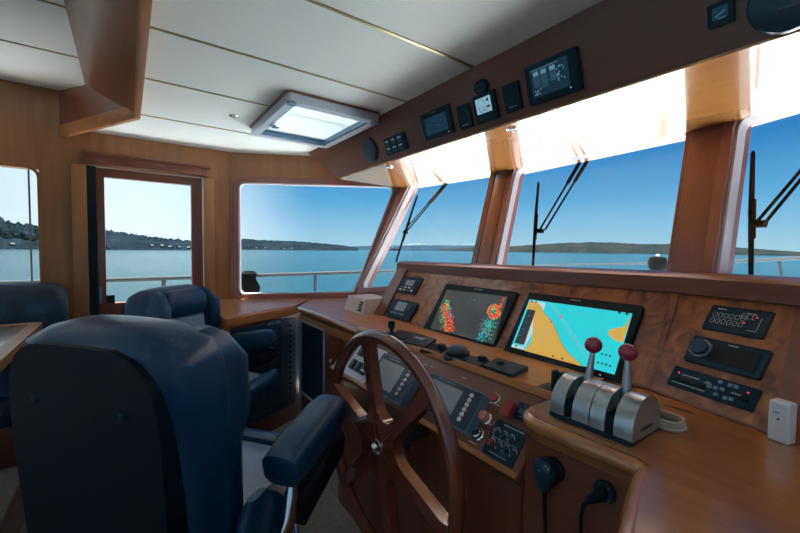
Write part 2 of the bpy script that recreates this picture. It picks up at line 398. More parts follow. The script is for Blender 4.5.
# ------------------------------------------------------------------ instruments helper
def inst(name, label, cat, T, px, th, m, r=.004, lift=0, group=None, bev=.0015, body='housing'):
    q = [on(x, y, T, th) for x, y in px]
    c = sum((p.xy for p in q), V((0,0)))/4
    w = ((q[1]-q[0]).length+(q[2]-q[3]).length)/2; h = ((q[3]-q[0]).length+(q[2]-q[1]).length)/2
    R = empty(name, T @ tr(c.x, c.y, lift), label, cat, group)
    MB().prism(rrect(0, 0, w, h, r), 0, th, bev).build(body, m, R)
    return R, w, h
def slab(R, name, u, v, w, h, z0, z1, m, r=0, bev=0):
    pts = rrect(u, v, w, h, r) if r else [(u-w/2,v-h/2),(u+w/2,v-h/2),(u+w/2,v+h/2),(u-w/2,v+h/2)]
    return MB().prism(pts, z0, z1, bev).build(name, m, R)
def marks(R, name, rows, z, m):    # fine printed strokes: list of (u, v, w, h)
    mb = MB()
    for u, v, w, h in rows: mb.box((u, v, z), (w, h, .0006))
    return mb.build(name, m, R)
def text_strokes(u0, u1, v, h, n=8):
    out = []; x = u0
    while x < u1:
        w = (u1-u0)/n*random.uniform(.4,.8); out.append((x+w/2, v, w, h*random.uniform(.6,1))); x += w+(u1-u0)/n*.3
    return out

# --- overhead instruments
def disc_speaker(px, rad, lab):
    p = on(*px, BF, .01); R = empty('speaker', BF @ tr(p.x, p.y, 0), lab, 'speaker')
    MB().lathe([(rad,0), (rad,.006), (rad*.93,.013), (rad*.5,.018), (.001,.019)], 40).build('grille', NAVYP, R)
    MB().box((.0, -rad*.8, .012), (.014,.006,.003), T=None).build('badge', MARK, R)
disc_speaker((369,150), .060, 'round dark speaker grille at the port end of the overhead console')
disc_speaker((790,-4), .060, 'round dark speaker grille at the starboard end of the overhead console, cut by the frame')
R, w, h = inst('switch_panel', 'small overhead panel of six rocker switches next to the round speaker', 'switch panel', BF, [(382,139.7),(402.4,132.6),(408,147.5),(388.6,156.8)], .008, BLACK)
for j in range(2):
    for i in range(3):
        u, v = (i-1)*w*.3, (.5-j)*h*.42
        k = slab(R, 'rocker', u, v, w*.22, h*.34, .008, .014, NAVYP, .002, .001)
        slab(k, 'legend', u, v+h*.08, w*.16, h*.07, .0142, .0148, MARK)
R, w, h = inst('display', 'square overhead display with a dark screen next to the six rocker switches', 'display', BF, [(418.6,116.4),(445.6,104.6),(455,130),(427,142.4)], .012, BLACK)
mb = MB().box((0, -h*.02, .0126), (w*.76, h*.62, .0012), m=E_DIM)
for _ in range(34): mb.box((random.uniform(-.33,.33)*w, random.uniform(-.28,.24)*h, .0133), (w*.06, h*.018, .0005), m=E_PIC2)
mb.build('screen', None, R); marks(R, 'maker_strip', [(0,h*.42,w*.16,h*.02)], .0123, E_PIC2)
slab(R, 'power_button', w*.38, -h*.42, w*.03, h*.03, .012, .0135, MARK)
for px, lab in (([(454.7,108.7),(466,103),(474.3,126.6),(461.5,130)], 'narrow overhead gauge with three small buttons, left of the lit square gauge'),
                ([(499.6,88.4),(514.8,81),(524,108),(508,113)], 'narrow overhead gauge with three small buttons, right of the lit square gauge')):
    R, w, h = inst('gauge', lab, 'gauge', BF, px, .010, BLACK)
    MB().lathe([(w*.3,.010), (w*.3,.0112), (w*.27,.0112), (w*.27,.0105)], 24, T=tr(0,h*.14,0)).build('dial_ring', NAVYP, R)
    for i in range(3): slab(R, 'button', (i-1)*w*.17, -h*.32, w*.09, h*.035, .010, .012, MARK)
p = on(480.5, 87.5, BF, .01)
R = empty('knob_dial', BF @ tr(p.x, p.y, 0), 'small round control dial above the lit square overhead gauge', 'control dial')
MB().lathe([(.030,0), (.030,.008), (.025,.014), (.001,.015)], 32, sy=.85).build('housing', BLACK, R)
marks(R, 'scale', [(-.012,.006,.006,.002),(0,.010,.007,.002),(.012,.006,.006,.002),(-.008,-.008,.008,.002),(.006,-.009,.010,.002)], .0155, E_PIC2)
R, w, h = inst('gauge', 'square overhead gauge with a bright pale screen, below the small round dial', 'gauge', BF, [(471,98),(491,89.4),(499.6,118.8),(477.7,125)], .014, BLACK)
slab(R, 'screen', -w*.02, h*.10, w*.70, h*.52, .014, .015, E_LCD)
mb = MB(); mb.lathe([(w*.2,.015),(w*.2,.0155),(w*.19,.0155),(w*.19,.015)], 24, T=tr(-w*.12,h*.13,0)); mb.lathe([(w*.11,.015),(w*.11,.0155),(w*.10,.0155),(w*.10,.015)], 24, T=tr(-w*.12,-h*.02,0))
mb.box((w*.2,h*.24,.0155), (w*.08,h*.10,.0006)); mb.box((w*.2,h*.02,.0155), (w*.16,h*.06,.0006)); mb.box((w*.08,-h*.08,.0155), (w*.12,h*.02,.0006)); mb.build('dial_marks', BLACKM, R)
marks(R, 'buttons', text_strokes(-w*.3,w*.3,-h*.33,h*.02,5), .0145, E_PIC2)
R, w, h = inst('display', 'large overhead display showing a pale camera picture, right of the gauges', 'display', BF, [(521.6,69.3),(573.6,46.8),(583.3,87.5),(531.6,106.3)], .014, BLACK)
mb = MB().box((-w*.03, h*.02, .0145), (w*.72, h*.72, .0012), m=E_DIM)
for u, ww, hh in ((-.27,.13,.40), (-.12,.13,.46), (.05,.12,.38)): mb.box((u*w, (.10-(hh-.4)/2)*h, .0152), (ww*w, hh*h, .0006), m=E_PIC2)
for u in (-.27,-.12,.05): mb.box((u*w,h*.24,.0156), (w*.10,h*.10,.0006), m=E_PIC)
mb.box((-.1*w,h*.335,.0152),(w*.52,h*.012,.0006), m=E_PIC)
for _ in range(16): mb.box((w*random.uniform(.12,.26), h*random.uniform(-.16,.26), .0152), (w*.016,h*.04,.0006), m=E_PIC)
for _ in range(9): mb.box((w*random.uniform(-.34,-.2), h*random.uniform(-.28,-.12), .0152), (w*.014,h*.05,.0006), m=E_PIC)
mb.build('screen', None, R)
slab(R, 'power_light', w*.33, -h*.38, w*.02, h*.02, .014, .0155, E_WHT)
R, w, h = inst('radio', 'small square dark radio near the starboard end of the overhead console', 'radio', BF, [(705.5,7.5),(731.5,-3.5),(735.5,19.5),(709,30)], .012, BLACK)
slab(R, 'screen', 0, h*.05, w*.6, h*.5, .012, .013, E_DIM)
mb = MB().box((0,0,.0138), (w*.42,h*.02,.0006), T=rot(.5,'Z')); mb.box((w*.05,-h*.2,.0138), (w*.3,h*.02,.0006)); mb.build('scribble', E_PIC, R)
# soffit lights, ceiling light, hatch
def downlight(p, lab, r=.026):
    R = empty('downlight', tr(*p), lab, 'downlight', None)
    MB().lathe([(r,0), (r,-.004), (r*.72,-.006), (r*.68,-.001), (r*.68,0)][::-1], 32).build('ring', CHROME, R)
    MB().lathe([(r*.67,0), (r*.62,-.0025), (.001,-.003)][::-1], 24).build('lens', ALU, R)
p = atz(512.5,128.5,1.855); downlight(p, 'small chrome downlight in the overhead soffit below the lit square gauge', .020)
p = atz(389,167,1.855); downlight(p, 'small chrome downlight in the overhead soffit beneath the six rocker switches', .020)
p = atz(234.5,115.5,2.05); downlight(p, 'small round chrome downlight in the white ceiling beside the hatch', .022)
h_ = empty('ceiling_hatch', tr((HX0+HX1)/2, (HY0+HY1)/2, 2.05), 'rectangular ceiling hatch with an aluminium frame and a frosted pane', 'hatch')
hw, hd = HX1-HX0+.06, HY1-HY0+.05
def rr(w, d): return [(-w/2,-d/2),(w/2,-d/2),(w/2,d/2),(-w/2,d/2)]
MB().ring(rpoly(rr(hw,hd),.03), rpoly(rr(hw-.03,hd-.03),.02), -.008, 0, bev=.002).build('outer_flange', MAHO, h_)
MB().ring(rpoly(rr(hw-.014,hd-.014),.02), rpoly(rr(hw-.09,hd-.08),.008), -.042, -.008, bev=.004).build('frame', SILVER, h_)
MB().ring(rpoly(rr(hw-.088,hd-.078),.008), rpoly(rr(hw-.112,hd-.10),.006), -.036, -.012).build('seal', GREYP, h_)
MB().box((0,0,-.012), (hw-.112,hd-.10,.006)).build('pane', MILK, h_)
for sy in (-1,1): MB().lathe([(.020,-.046),(.020,-.040),(.018,-.038)], 20, T=tr((hw-.05)/2, sy*(hd-.05)/2, 0)).build('corner_hinge', GREYP, h_)
k = MB().box((-.05,-hd/2+.048,-.040), (.03,.026,.02), .004).build('latch', CHROME, h_)
MB().box((-.045,-hd/2+.058,-.052), (.012,.03,.008), .002).build('latch_lever', GREYP, k)

# ------------------------------------------------------------------ helm console
t55 = math.radians(55)
UP = frm((-1, 1.017, 1.12), (1,0,0), (0,math.cos(t55),math.sin(t55)))
rd = V((.961,-.277,0)); hdv = V((.277,.961,0))
RP = frm((-.385,1.017,1.12), rd, hdv*math.cos(t55)+V((0,0,math.sin(t55))))
LW = frm((-1,.78,1.122), (1,0,0), (0,.13,.15))
hc = empty('helm_console', tr(-.8,.9,FZ), 'long wooden helm console with burl instrument panel and varnished top below the windshield', 'helm console')
HI = hc.matrix_world.inverted()
def hpart(mb, name, m): 
    mb.b.transform(HI); return mb.build(name, m, hc)
# counter top (plan polygon)
ct = [(-2.10,.80), (-1.37,.79), (-.483,.775), (-.485,.700), (-.470,.668), (-.435,.655), (-.262,.664), (-.245,.655), (-.232,.60), (-.185,.46), (-.16,.30), (.62,.30), (.62,.95), (.40,1.0), (-.40,1.30), (-1.24,1.33), (-2.27,1.24), (-2.40,1.0)]
hpart(MB().prism(ct, 1.072, 1.12, .012, seg=3), 'counter_top', TOPW)
hpart(MB().prism([(-2.10,.806),(-1.37,.796),(-.487,.779),(-.487,1.02),(-1.60,1.03),(-1.66,1.235),(-2.26,1.235),(-2.39,1.0)], 1.1195, 1.1215), 'shelf', TEAK)
# light nosing along the top's aft edge
def nosing(pts, r=.012, z=1.106): 
    return MB().tube([(x,y,z) for x,y in pts], r, 10)
hpart(nosing([(-2.095,.796),(-1.75,.791),(-1.37,.784)], .017, 1.102), 'edge_nosing', NOSE)
hpart(nosing([(-.486,.72),(-.484,.690),(-.472,.668),(-.455,.657),(-.43,.652),(-.27,.661),(-.252,.658),(-.244,.645),(-.238,.61),(-.19,.455),(-.165,.30)], .015, 1.104), 'edge_nosing', NOSE)
# bodies
hpart(MB().prism([(.815,FZ),(.665,FZ),(.665,.955),(.792,1.10),(.815,1.10)], 0, .85, .003, T=frm((-1.335,0,0),(0,1,0),(0,0,1))), 'helm_front', MAHOV)
hpart(MB().prism([(-.482,.80),(-.482,.672),(-.26,.678),(-.235,.62),(-.18,.45),(-.15,.32),(.60,.32),(.60,.45),(-.10,.80)], FZ, 1.073, .004), 'throttle_stand', MAHO)
hpart(MB().box((-1.465,.83,.775), (.26,.02,.61), .002), 'knob_door', MAHOV)
hpart(MB().box((-1.33,.83,.60), (.02,.03,.3)), 'corner_post', MAHOV)
# glazed cupboard to port
T = frm((0,.806,0), (1,0,0), (0,0,1))
cd = [(-2.10,1.045),(-1.765,1.045),(-1.765,.62),(-2.10,.62)]
gd = hpart(MB().ring(cd, offs(cd,-.010), -.004, .012, T=T, bev=.001), 'glazed_door', SILVER)
mb = MB().prism(offs(cd,-.008), 0, .004, T=T); mb.b.transform(HI); mb.build('smoked_pane', mat('dark_blue_pane', (.010,.042,.085), .15, coat=.5), gd)
hpart(MB().box((-1.93,.85,.83), (.34,.06,.44)), 'cupboard_inside', NAVYP)
hpart(MB().box((-1.68,.815,.775), (.17,.03,.61), .003), 'door_stile', MAHOV)
hpart(MB().box((-1.93,.825,.56), (.36,.03,.10), .003), 'cupboard_base', MAHOV)
hpart(MB().box((-1.735,.81,1.052), (.72,.03,.04), .003), 'top_rail', TEAK)
p = aty(331,361,.80); k = MB().lathe([(.004,0),(.004,.012),(.009,.016),(.010,.022),(.004,.027)], 16, T=frm((p.x,.818,p.z),(1,0,0),(0,0,1))); hpart(k, 'door_knob', CHROME)
# upper burl panel
pl = on(383,318,UP); 
X0 = -1.555+1; X1 = -.385+1; UL = .283
hpart(MB().prism([(X0,0),(X1,0),(X1,UL),(X0-.02,UL)], -.02, .0, T=UP), 'instrument_panel', BURL)
hpart(MB().prism([(X0-.085,-.02),(X0,0),(X0-.018,UL),(X0-.10,UL+.01)], -.03, .010, .006, T=UP, seg=3), 'end_cheek', MAHO)
hpart(MB().prism([(0,0),(.30,0),(.30,UL),(-.08,UL)], -.02, .0, T=RP), 'wing_panel', BURL)
mb = MB().prism([(X0,-.0),(X1,-.0),(X1,.006),(X0,.006)], 0, .003, T=UP); mb.prism([(0,0),(.30,0),(.30,.005),(0,.005)], 0, .003, T=RP); mb.prism([(X1-.002,0),(X1+.001,0),(X1-.02,UL),(X1-.023,UL)], 0, .0012, T=UP)
hpart(mb, 'joint_strip', MAHO)
# thick dark rail over the panel, running back to the windshield
def up3(u, T=UP): return T @ V((u, UL, 0))
a0 = up3(X0-.10); a1 = up3(X1-.0); b1 = RP @ V((.245,UL,0)); 
tops = []
loopA = [a0, a1+V((-.012,0,0)), b1]
def railsec(p, n):   # cross-section points from the front foot
    return [p+n*(-.012)+V((0,0,-.006)), p+n*(-.010)+V((0,0,.034)), p+n*.012+V((0,0,.048)), p+n*.25+V((0,0,.040)), p+n*.25+V((0,0,-.06)), p+n*.03+V((0,0,-.02))]
secs = [railsec(a0, V((0,1,0))), railsec(a1, V((.13,.99,0))), railsec(b1, V((.277,.961,0)))]
secs[0] = [q+V((-.015,0,-.012)) for q in secs[0]]
def skin_secs(secs):
    mb = MB()
    def fn(t):
        R_ = [[t.verts.new(p) for p in s] for s in secs]; n = len(secs[0])
        for A, B in zip(R_, R_[1:]):
            for i in range(n): t.faces.new((A[i], A[(i+1)%n], B[(i+1)%n], B[i]))
        t.faces.new(R_[0][::-1]); t.faces.new(R_[-1])
    mb._add(fn, None, .009, 3, None); return mb
hpart(skin_secs(secs), 'top_rail_board', MAHO)
mb = MB().hull([RP @ V((.235,-.01,.004)), RP @ V((.285,-.01,.004)), RP @ V((.285,-.01,-.15)), RP @ V((.235,-.01,-.15))], [RP @ V((.185,UL+.01,.004)), RP @ V((.255,UL+.035,.004)), RP @ V((.255,UL+.035,-.12)), RP @ V((.185,UL+.01,-.12))], .008)
# end cheek at starboard (hull is only approximately planar)
hpart(mb, 'end_cheek', MAHO)
# body behind the panel down to the counter
hpart(MB().hull([(-1.64,1.04,1.11),(-.40,1.04,1.11),(-.40,1.30,1.11),(-1.66,1.30,1.11)], [(-1.64,1.20,1.335),(-.40,1.20,1.335),(-.40,1.38,1.335),(-1.68,1.38,1.335)]), 'console_back', MAHO)
# lower sloping panel
LWl = .198
hpart(MB().prism([(-.375,-LWl),(.515,-LWl),(.515,0),(-.375,0)], -.012, .002, .003, T=LW), 'lower_panel', MAHO)
mb = MB().box((.07,-LWl+.006,.004), (.89,.014,.010), .003, T=LW); hpart(mb, 'lower_trim', TEAK)
mb = MB().box((.07,-.004,.004), (.89,.022,.010), .003, T=LW); hpart(mb, 'upper_trim', TEAK)

# --- flush instruments on the upper panel
R, w, h = inst('autopilot_control', 'small square black autopilot control at the top of the burl panel, above the rounded display', 'autopilot control', UP, [(401,276.5),(421,278),(417,293.5),(397.5,291.5)], .008, BLACK)
slab(R, 'screen', 0, h*.12, w*.42, h*.34, .008, .009, LCD)
for i in range(4):
    for j in range(2): slab(R, 'button', (i-1.5)*w*.19, -h*.17-j*h*.16, w*.10, h*.09, .008, .0105, (MARK if (i+j)%3 else REDSW), .001)
R, w, h = inst('display', 'small rounded black display with a grey screen, below the square autopilot control', 'display', UP, [(391.5,298.5),(416,302.5),(411.5,319.5),(386.5,315.5)], .014, BLACK, .012, bev=.003)
slab(R, 'screen', -w*.05, h*.12, w*.40, h*.48, .014, .015, LCD)
MB().lathe([(w*.09,.014),(w*.09,.0165),(w*.06,.017),(.001,.0165)],20,T=tr(w*.3,h*.15,0)).build('dial', NAVYP, R)
for i in range(4): slab(R, 'button', (-.26+i*.14)*w, -h*.28, w*.10, h*.09, .014, .0165, GREYP, .001)
# radar
R, w, h = inst('radar_display', 'wide black radar display with red and green echoes on a grey screen', 'radar display', UP, [(443.4,284.3),(513.8,291),(496.5,350.5),(424,331.8)], .012, BLACKM, .006)
RT = R.matrix_world; scr = [on(x,y,RT,.0125) for x, y in ((447,289.5),(507.5,296.5),(493.5,344.5),(430.5,328))]
radar_mb = MB().prism([(p.x,p.y) for p in scr], .012, .0130, m=E_DARK)
def blob_cells(spec, size):
    cells = []
    for fnc in spec: cells += fnc
    return cells
def echo(name, pts, m, s=.0032):
    for x, y in pts:
        p = on(x, y, RT, .013); radar_mb.box((round(p.x/s)*s, round(p.y/s)*s, .0131), (s*.98, s*.98, .0007), m=m)
rng = random.Random(3)
red, org, grn, cyn, blu = [], [], [], [], []
for _ in range(330):
    t = rng.random(); cx = 445.5+5*t; cy = 303+29*t; x = cx+rng.gauss(0,1.5+1.2*t); red.append((x, cy))
for _ in range(70): t = rng.random(); org.append((441.5+5*t+rng.gauss(0,1), 306+26*t)); 
for _ in range(70): t = rng.random(); grn.append((446.5+2.5*t+rng.gauss(0,1.5), 300+10*t))
for _ in range(30): t = rng.random(); cyn.append((450+rng.gauss(0,1.5), 305+12*t))
for _ in range(25): grn.append((442+rng.gauss(0,1.5), 318+rng.gauss(0,4)))
for _ in range(230):
    a = rng.uniform(0,2*PI); r_ = rng.uniform(3.2,7.2); red.append((494+r_*math.cos(a)*.85, 311.5+r_*math.sin(a)))
for _ in range(60): t = rng.random(); red.append((498+6*t+rng.gauss(0,.7), 311-13*t))
for _ in range(40): grn.append((494+rng.gauss(0,1.6), 310+rng.gauss(0,2)))
for _ in range(50): a = rng.uniform(0,2*PI); org.append((494+7.4*math.cos(a)*.85, 312+7.4*math.sin(a)))
for _ in range(290):
    t = rng.random(); x = 491-9*t+rng.gauss(0,3.2); y = 319+21*t+rng.gauss(0,2); 
    if y < 343 and x > 476.5 and y < 343-(493-x)*.1: (grn if rng.random()<.33 else cyn if rng.random()<.6 else blu).append((x,y))
for _ in range(12): org.append((487+rng.gauss(0,3), 330+rng.gauss(0,5)))
red += [(453,296.5),(453.8,297),(452.5,297.2)]; cyn += [(475,299.8),(476,299.8),(474.3,300),(468,304)]; 
marks_px = [(rng.uniform(440,490), rng.uniform(300,335)) for _ in range(14)]
echo('red_echoes', red, E_RED); echo('orange_echoes', org, E_ORG); echo('green_echoes', grn, E_GRN); echo('cyan_echoes', cyn, E_CYN); echo('blue_echoes', blu, E_BLU)
echo('small_marks', marks_px, E_LINE, .0016); radar_mb.build('screen', None, R)
marks(R, 'maker_strip', text_strokes(-w*.05,w*.06,h*.46,h*.012,6), .0123, MARK)
# chart plotter
R, w, h = inst('chart_display', 'wide black chart display with turquoise water and yellow land', 'chart display', UP, [(527,292.5),(642,305.2),(619.8,383.6),(504.8,353)], .014, BLACKM, .006)
RT = R.matrix_world
def poly_px(name, px, m, z0=.0145, z1=.0152, par=None):
    P = [on(x,y,RT,z1) for x,y in px]; return MB().prism([(p.x,p.y) for p in P], z0, z1).build(name, m, par or R)
poly_px('screen', [(529.5,299.3),(632.5,313.5),(614.5,374.5),(511.2,346.5)], E_SEA, .0135, .0145)
poly_px('west_land', [(529.8,300.5),(538.5,303.5),(546,315),(552.5,322),(560,340),(566,350.5),(576,360),(583,366.5),(524,350.5),(531,342),(533.5,330),(529,315),(526.5,309)], E_LAND)
poly_px('east_land', [(630.5,315.5),(629.5,321),(625,326.5),(617,328),(609.5,329.5),(608,334),(613,339),(622,343),(628.2,327)], E_LAND)
poly_px('chart_corner', [(531,300),(545.5,303),(543.5,311.5),(538,303.5)], E_WHT, .0145, .0150)
poly_px('menu_bar', [(527.5,309),(535.5,310.5),(524,345),(514.5,342.5)], E_MENU, .0145, .0156)
poly_px('status_corner', [(513,344),(524,347),(523.5,349.8),(511.5,346.8)], E_WHT, .0145, .0157)
poly_px('pale_bay', [(533,320),(532.2,333),(525,346),(521.5,346)], E_WHT, .0145, .0154)
mb = MB()
def line_px(px, wd, z=.0157):
    P = [on(x,y,RT,z) for x,y in px]
    for a, b in zip(P, P[1:]):
        d = (b-a); n = V((-d.y,d.x,0)).normalized()*wd/2; mb.hull([a+n,b+n,b-n,a-n], [q+V((0,0,.0003)) for q in (a+n,b+n,b-n,a-n)])
for o_ in (0, 2.2): line_px([(549+o_,303),(561+o_,318),(572+o_,336),(585+o_,355),(592+o_,367)], .0012)
line_px([(548,320),(541,345)], .0007); line_px([(535,331),(552,335)], .0006); line_px([(574,313),(590,316)], .0005)
mb.build('route_lines', E_LINE, R)
mb = MB(); line_px([(538.5,303.5),(546,315),(552.5,322),(560,340),(566,350.5),(576,360),(583,366.5)], .0009, .0156); mb.build('coast_line', NAVYP, R)
mb = MB()
for x, y, r_ in ((561,317,.0055),(551,322,.0035),(549,319.5,.0022)): p = on(x,y,RT,.0155); mb.lathe([(r_,.0155),(r_,.0159)],14,T=tr(p.x,p.y,0))
mb.build('buoy_marks', E_PINK, R)
mb = MB()
for px, py, ww in ((532,301.3,.006),(536,302,.006),(619.5,312.6,.007),(627,313.8,.007),(553,356.2,.005),(562,358.6,.005),(516,345.8,.006)): p = on(px,py,RT,.0158); mb.box((p.x,p.y,.0159),(ww,.0055,.0005))
for k in range(4): p = on(529-3*k, 316+6.5*k, RT, .0158); mb.box((p.x,p.y,.0159),(.008,.0008,.0005), m=E_LINE)
mb.build('screen_buttons', BLACKM, R)
mb = MB()
for k, (px, py) in enumerate(((602,354),(606,355),(610,356),(598,362.5),(602,363.5),(606,364.5),(610,366))): p = on(px,py,RT,.0158); mb.box((p.x,p.y,.0159),(.0045,.0055,.0005))
mb.build('depth_figures', E_PIC2, R)
marks(R, 'maker_strip', text_strokes(-w*.07,w*.02,h*.462,h*.014,6), .0143, MARK)
slab(R, 'power_light', w*.37, -h*.452, .003, .003, .014, .0152, E_WHT)
# wing panel instruments
R, w, h = inst('alarm_panel', 'dark keypad panel with two red lights, top of the three on the right panel', 'alarm panel', RP, [(711.5,304.5),(773.5,312),(764.5,339),(702.5,328.5)], .004, BLACK)
rows = []
for j in range(2):
    for i in range(6):
        u, v = (-.38+i*.095)*w, (.12-j*.24)*h; s_ = w*.038
        rows += [(u,v+h*.085,s_*1.5,.0007),(u,v-h*.085,s_*1.5,.0007),(u-s_*.8,v,.0007,h*.12),(u+s_*.8,v,.0007,h*.12)]
rows += [(-w*.3,h*.36,w*.15,h*.03),(w*.19,h*.33,w*.16,.0007),(w*.30,-h*.3,w*.14,.0007),(w*.365,-h*.05,.0007,h*.5)]
for i in range(3): u = (.08+i*.085)*w; rows += [(u,h*.30,w*.05,.0007),(u,h*.12,w*.05,.0007),(u-w*.025,h*.21,.0007,h*.16)]
marks(R, 'key_outlines', rows, .0044, MARK)
for u, v in ((.29,.22),(.14,-.04)): MB().ball((w*u,h*v,.0045), .0018, sub=2).build('red_light', E_LED, R)
R, w, h = inst('stereo', 'dark radio with one large ringed knob, middle of the three on the right panel', 'radio', RP, [(691.5,333),(770,350),(757.5,377.5),(683.5,358.5)], .014, BLACK, .004, lift=-.006, bev=.002)
k = MB().lathe([(h*.36,.014),(h*.36,.016),(h*.30,.018),(h*.28,.028),(.001,.029)], 36, T=tr(-w*.33,h*.05,0)).build('knob', NAVYP, R)
MB().lathe([(h*.33,.0165),(h*.33,.0195),(h*.305,.0195),(h*.305,.0165)], 40, T=tr(-w*.33,h*.05,0)).build('knob_ring', ALU, k)
slab(R, 'display_window', w*.12, h*.0, w*.6, h*.7, .014, .0146, BLACKM, .003)
marks(R, 'maker_strip', text_strokes(w*.0,w*.12,h*.38,h*.04,5), .0148, MARK)
R, w, h = inst('button_panel', 'long dark button panel, lowest of the three on the right panel', 'control panel', RP, [(673,364.5),(760,387.5),(752,411),(665.5,382.5)], .010, BLACK, lift=-.006)
slab(R, 'button_row', -w*.24, -h*.10, w*.36, h*.17, .010, .014, BLACKM, .002, .001)
rows = text_strokes(-w*.36,-w*.15,h*.16,h*.05,8)+text_strokes(-w*.08,0,h*.10,h*.05,3)+text_strokes(w*.24,w*.33,h*.02,h*.05,4)
rows.append((-w*.24,-h*.30,w*.42,.0012)); marks(R, 'legends', rows, .0104, MARK)
for u, v in ((.09,.32),(.0,-.03),(.07,0),(.14,.03),(.20,.30),(.26,.31),(-.03,.1),(.10,-.28),(.21,-.30),(.27,-.27)): slab(R, 'button', w*u, h*v, w*.045, h*.14, .010, .0135, GREYP, .001, .0006)
slab(R, 'selector', w*.38, -h*.12, w*.08, h*.2, .010, .015, BLACKM, .003, .001)
for u, v in ((-.41,.20),(.39,.22)): MB().ball((w*u,h*v,.0105), .0016, sub=2).build('red_light', E_LED, R)

# --- lower panel instruments
R, w, h = inst('rocker_plate', 'silver switch plate with dark rocker switches behind the wheel rim', 'switch plate', LW, [(360,340.5),(384,352),(367,389),(343,375.5)], .004, SILVER)
for j in range(2):
    for i in range(3 if j else 2):
        k = MB().box(((-.25+i*.22)*w, (.25-j*.38)*h, .010), (w*.17,h*.26,.014), .004, T=rot(.0,'Z')).build('rocker', NAVYP, R)
k = MB().lathe([(.006,.004),(.006,.010),(.003,.016),(.005,.03),(.001,.032)], 14, T=tr(w*.3,-h*.18,0)).build('toggle', CHROME, R)
def plotter(px, lab, th=.030):
    R, w, h = inst('display', lab, 'display', LW, px, th, GREYP, .006, bev=.004, group='six-button displays on the lower panel')
    slab(R, 'face', 0, 0, w*.97, h*.94, th-.001, th+.0015, NAVYP, .004)
    slab(R, 'screen', -w*.12, -h*.01, w*.62, h*.70, th+.001, th+.0025, LCD, .002)
    for i in range(6): MB().lathe([(.0058,th),(.0058,th+.005),(.004,th+.0065),(.001,th+.0065)], 14, T=tr(w*.34,(-.30+i*.125)*h,0)).build('button', WHITE, R)
    marks(R, 'maker_strip', text_strokes(-w*.3,w*.0,h*.42,h*.014,6), th+.0018, MARK)
plotter([(381,351),(421,369.5),(400,403),(366,387.5)], 'grey display with six round buttons seen through the wheel, nearer the port side')
plotter([(428,371),(484,393.5),(468,431),(415,407)], 'grey display with six round buttons at the right rim of the wheel')
def knobthing(name, px, lab, cat, r, hgt, m, ring=True, m2=CHROME):
    p = on(*px, LW, .01); R = empty(name, LW @ tr(p.x,p.y,.002), lab, cat)
    if ring: MB().lathe([(r*1.3,0),(r*1.3,.004),(r*1.05,.006),(r*1.05,.001)], 24).build('collar', m2, R)
    MB().lathe([(r,.001),(r,hgt*.8),(r*.85,hgt),(.001,hgt)], 24).build('cap', m, R)
    return R
knobthing('push_button', (494.5,397.5), 'dark red push button in a chrome collar at the top of the lower panel', 'push button', .0105, .012, REDSW)
knobthing('push_button', (485,417), 'pale pink round knob on the lower panel below the red push button', 'push button', .0125, .022, PINK)
R = knobthing('key_switch', (477,433), 'chrome key switch on the lower panel, lowest of the round controls', 'key switch', .0125, .012, CHROME)
MB().box((0,0,.014), (.020,.006,.008), .002, T=rot(.7,'Z')).build('key_slot', BLACK, R)
R, w, h = inst('stop_switch', 'raised red guarded switch beside the small dark meter', 'switch', LW, [(505,398.5),(513.5,401.5),(508,417),(499.5,413)], .018, REDSW, .003, bev=.003)
marks(R, 'legend', text_strokes(-w*.5,w*.5,-h*.75,.003,3), .001, MARK)
R, w, h = inst('meter', 'small dark rectangular meter between the red switch and the throttle stand', 'meter', LW, [(520,401),(543.5,410.5),(536,427),(512,417.5)], .010, BLACK)
slab(R, 'screen', 0, h*.0, w*.75, h*.3, .010, .011, E_DIM); marks(R, 'dots', [(-w*.2,h*.32,.003,.001),(w*.1,h*.32,.003,.001),(-w*.2,-h*.3,.006,.001)], .0108, MARK)
R, w, h = inst('control_plate', 'black control plate with seven small knobs at the end of the lower panel', 'control plate', LW, [(498,419),(526.5,431.5),(513.5,469.5),(481,450.5)], .005, BLACK, .005)
for j, n in ((0,3),(1,4)):
    for i in range(n):
        k = MB().lathe([(.0075,.005),(.007,.011),(.001,.0125)], 18, T=tr((-.34+i*.235)*w, (.16-j*.32)*h, 0)).build('knob', REDSW if (j==1 and i==0) else NAVYP, R)
        MB().tube([V(((-.34+i*.235)*w+.0095*math.cos(a), (.16-j*.32)*h+.0095*math.sin(a), .0055)) for a in [x*PI/5 for x in range(8)]], .0008, 5).build('scale', MARK, k)
marks(R, 'heading', text_strokes(-w*.22,w*.42,h*.42,h*.045,10)+text_strokes(-w*.30,w*.25,-h*.40,h*.028,14)+text_strokes(-w*.4,w*.4,-h*.0,h*.018,7), .0056, MARK)
mb_rows = [(on(x,y,LW,.003)) for x,y in ((497,405),(492,403),(489,424),(471.5,442),(474,443.5),(464,378),(432,367),(426,364.5))]
R = empty('engraved_labels', LW @ tr(0,0,.002)); 
R2 = MB()
for p in mb_rows: 
    for k in range(4): R2.box((p.x-.008+k*.0045, p.y, .0006), (.003,.0025,.0006))
bpy.data.objects.remove(R); o = R2.build('engraved_labels', MARK); o.matrix_world = hc.matrix_world.inverted() @ LW @ tr(0,0,.002); 
mw = LW @ tr(0,0,.002); o.data.transform(HI @ mw); o.matrix_world = Matrix.Identity(4); o.parent = hc

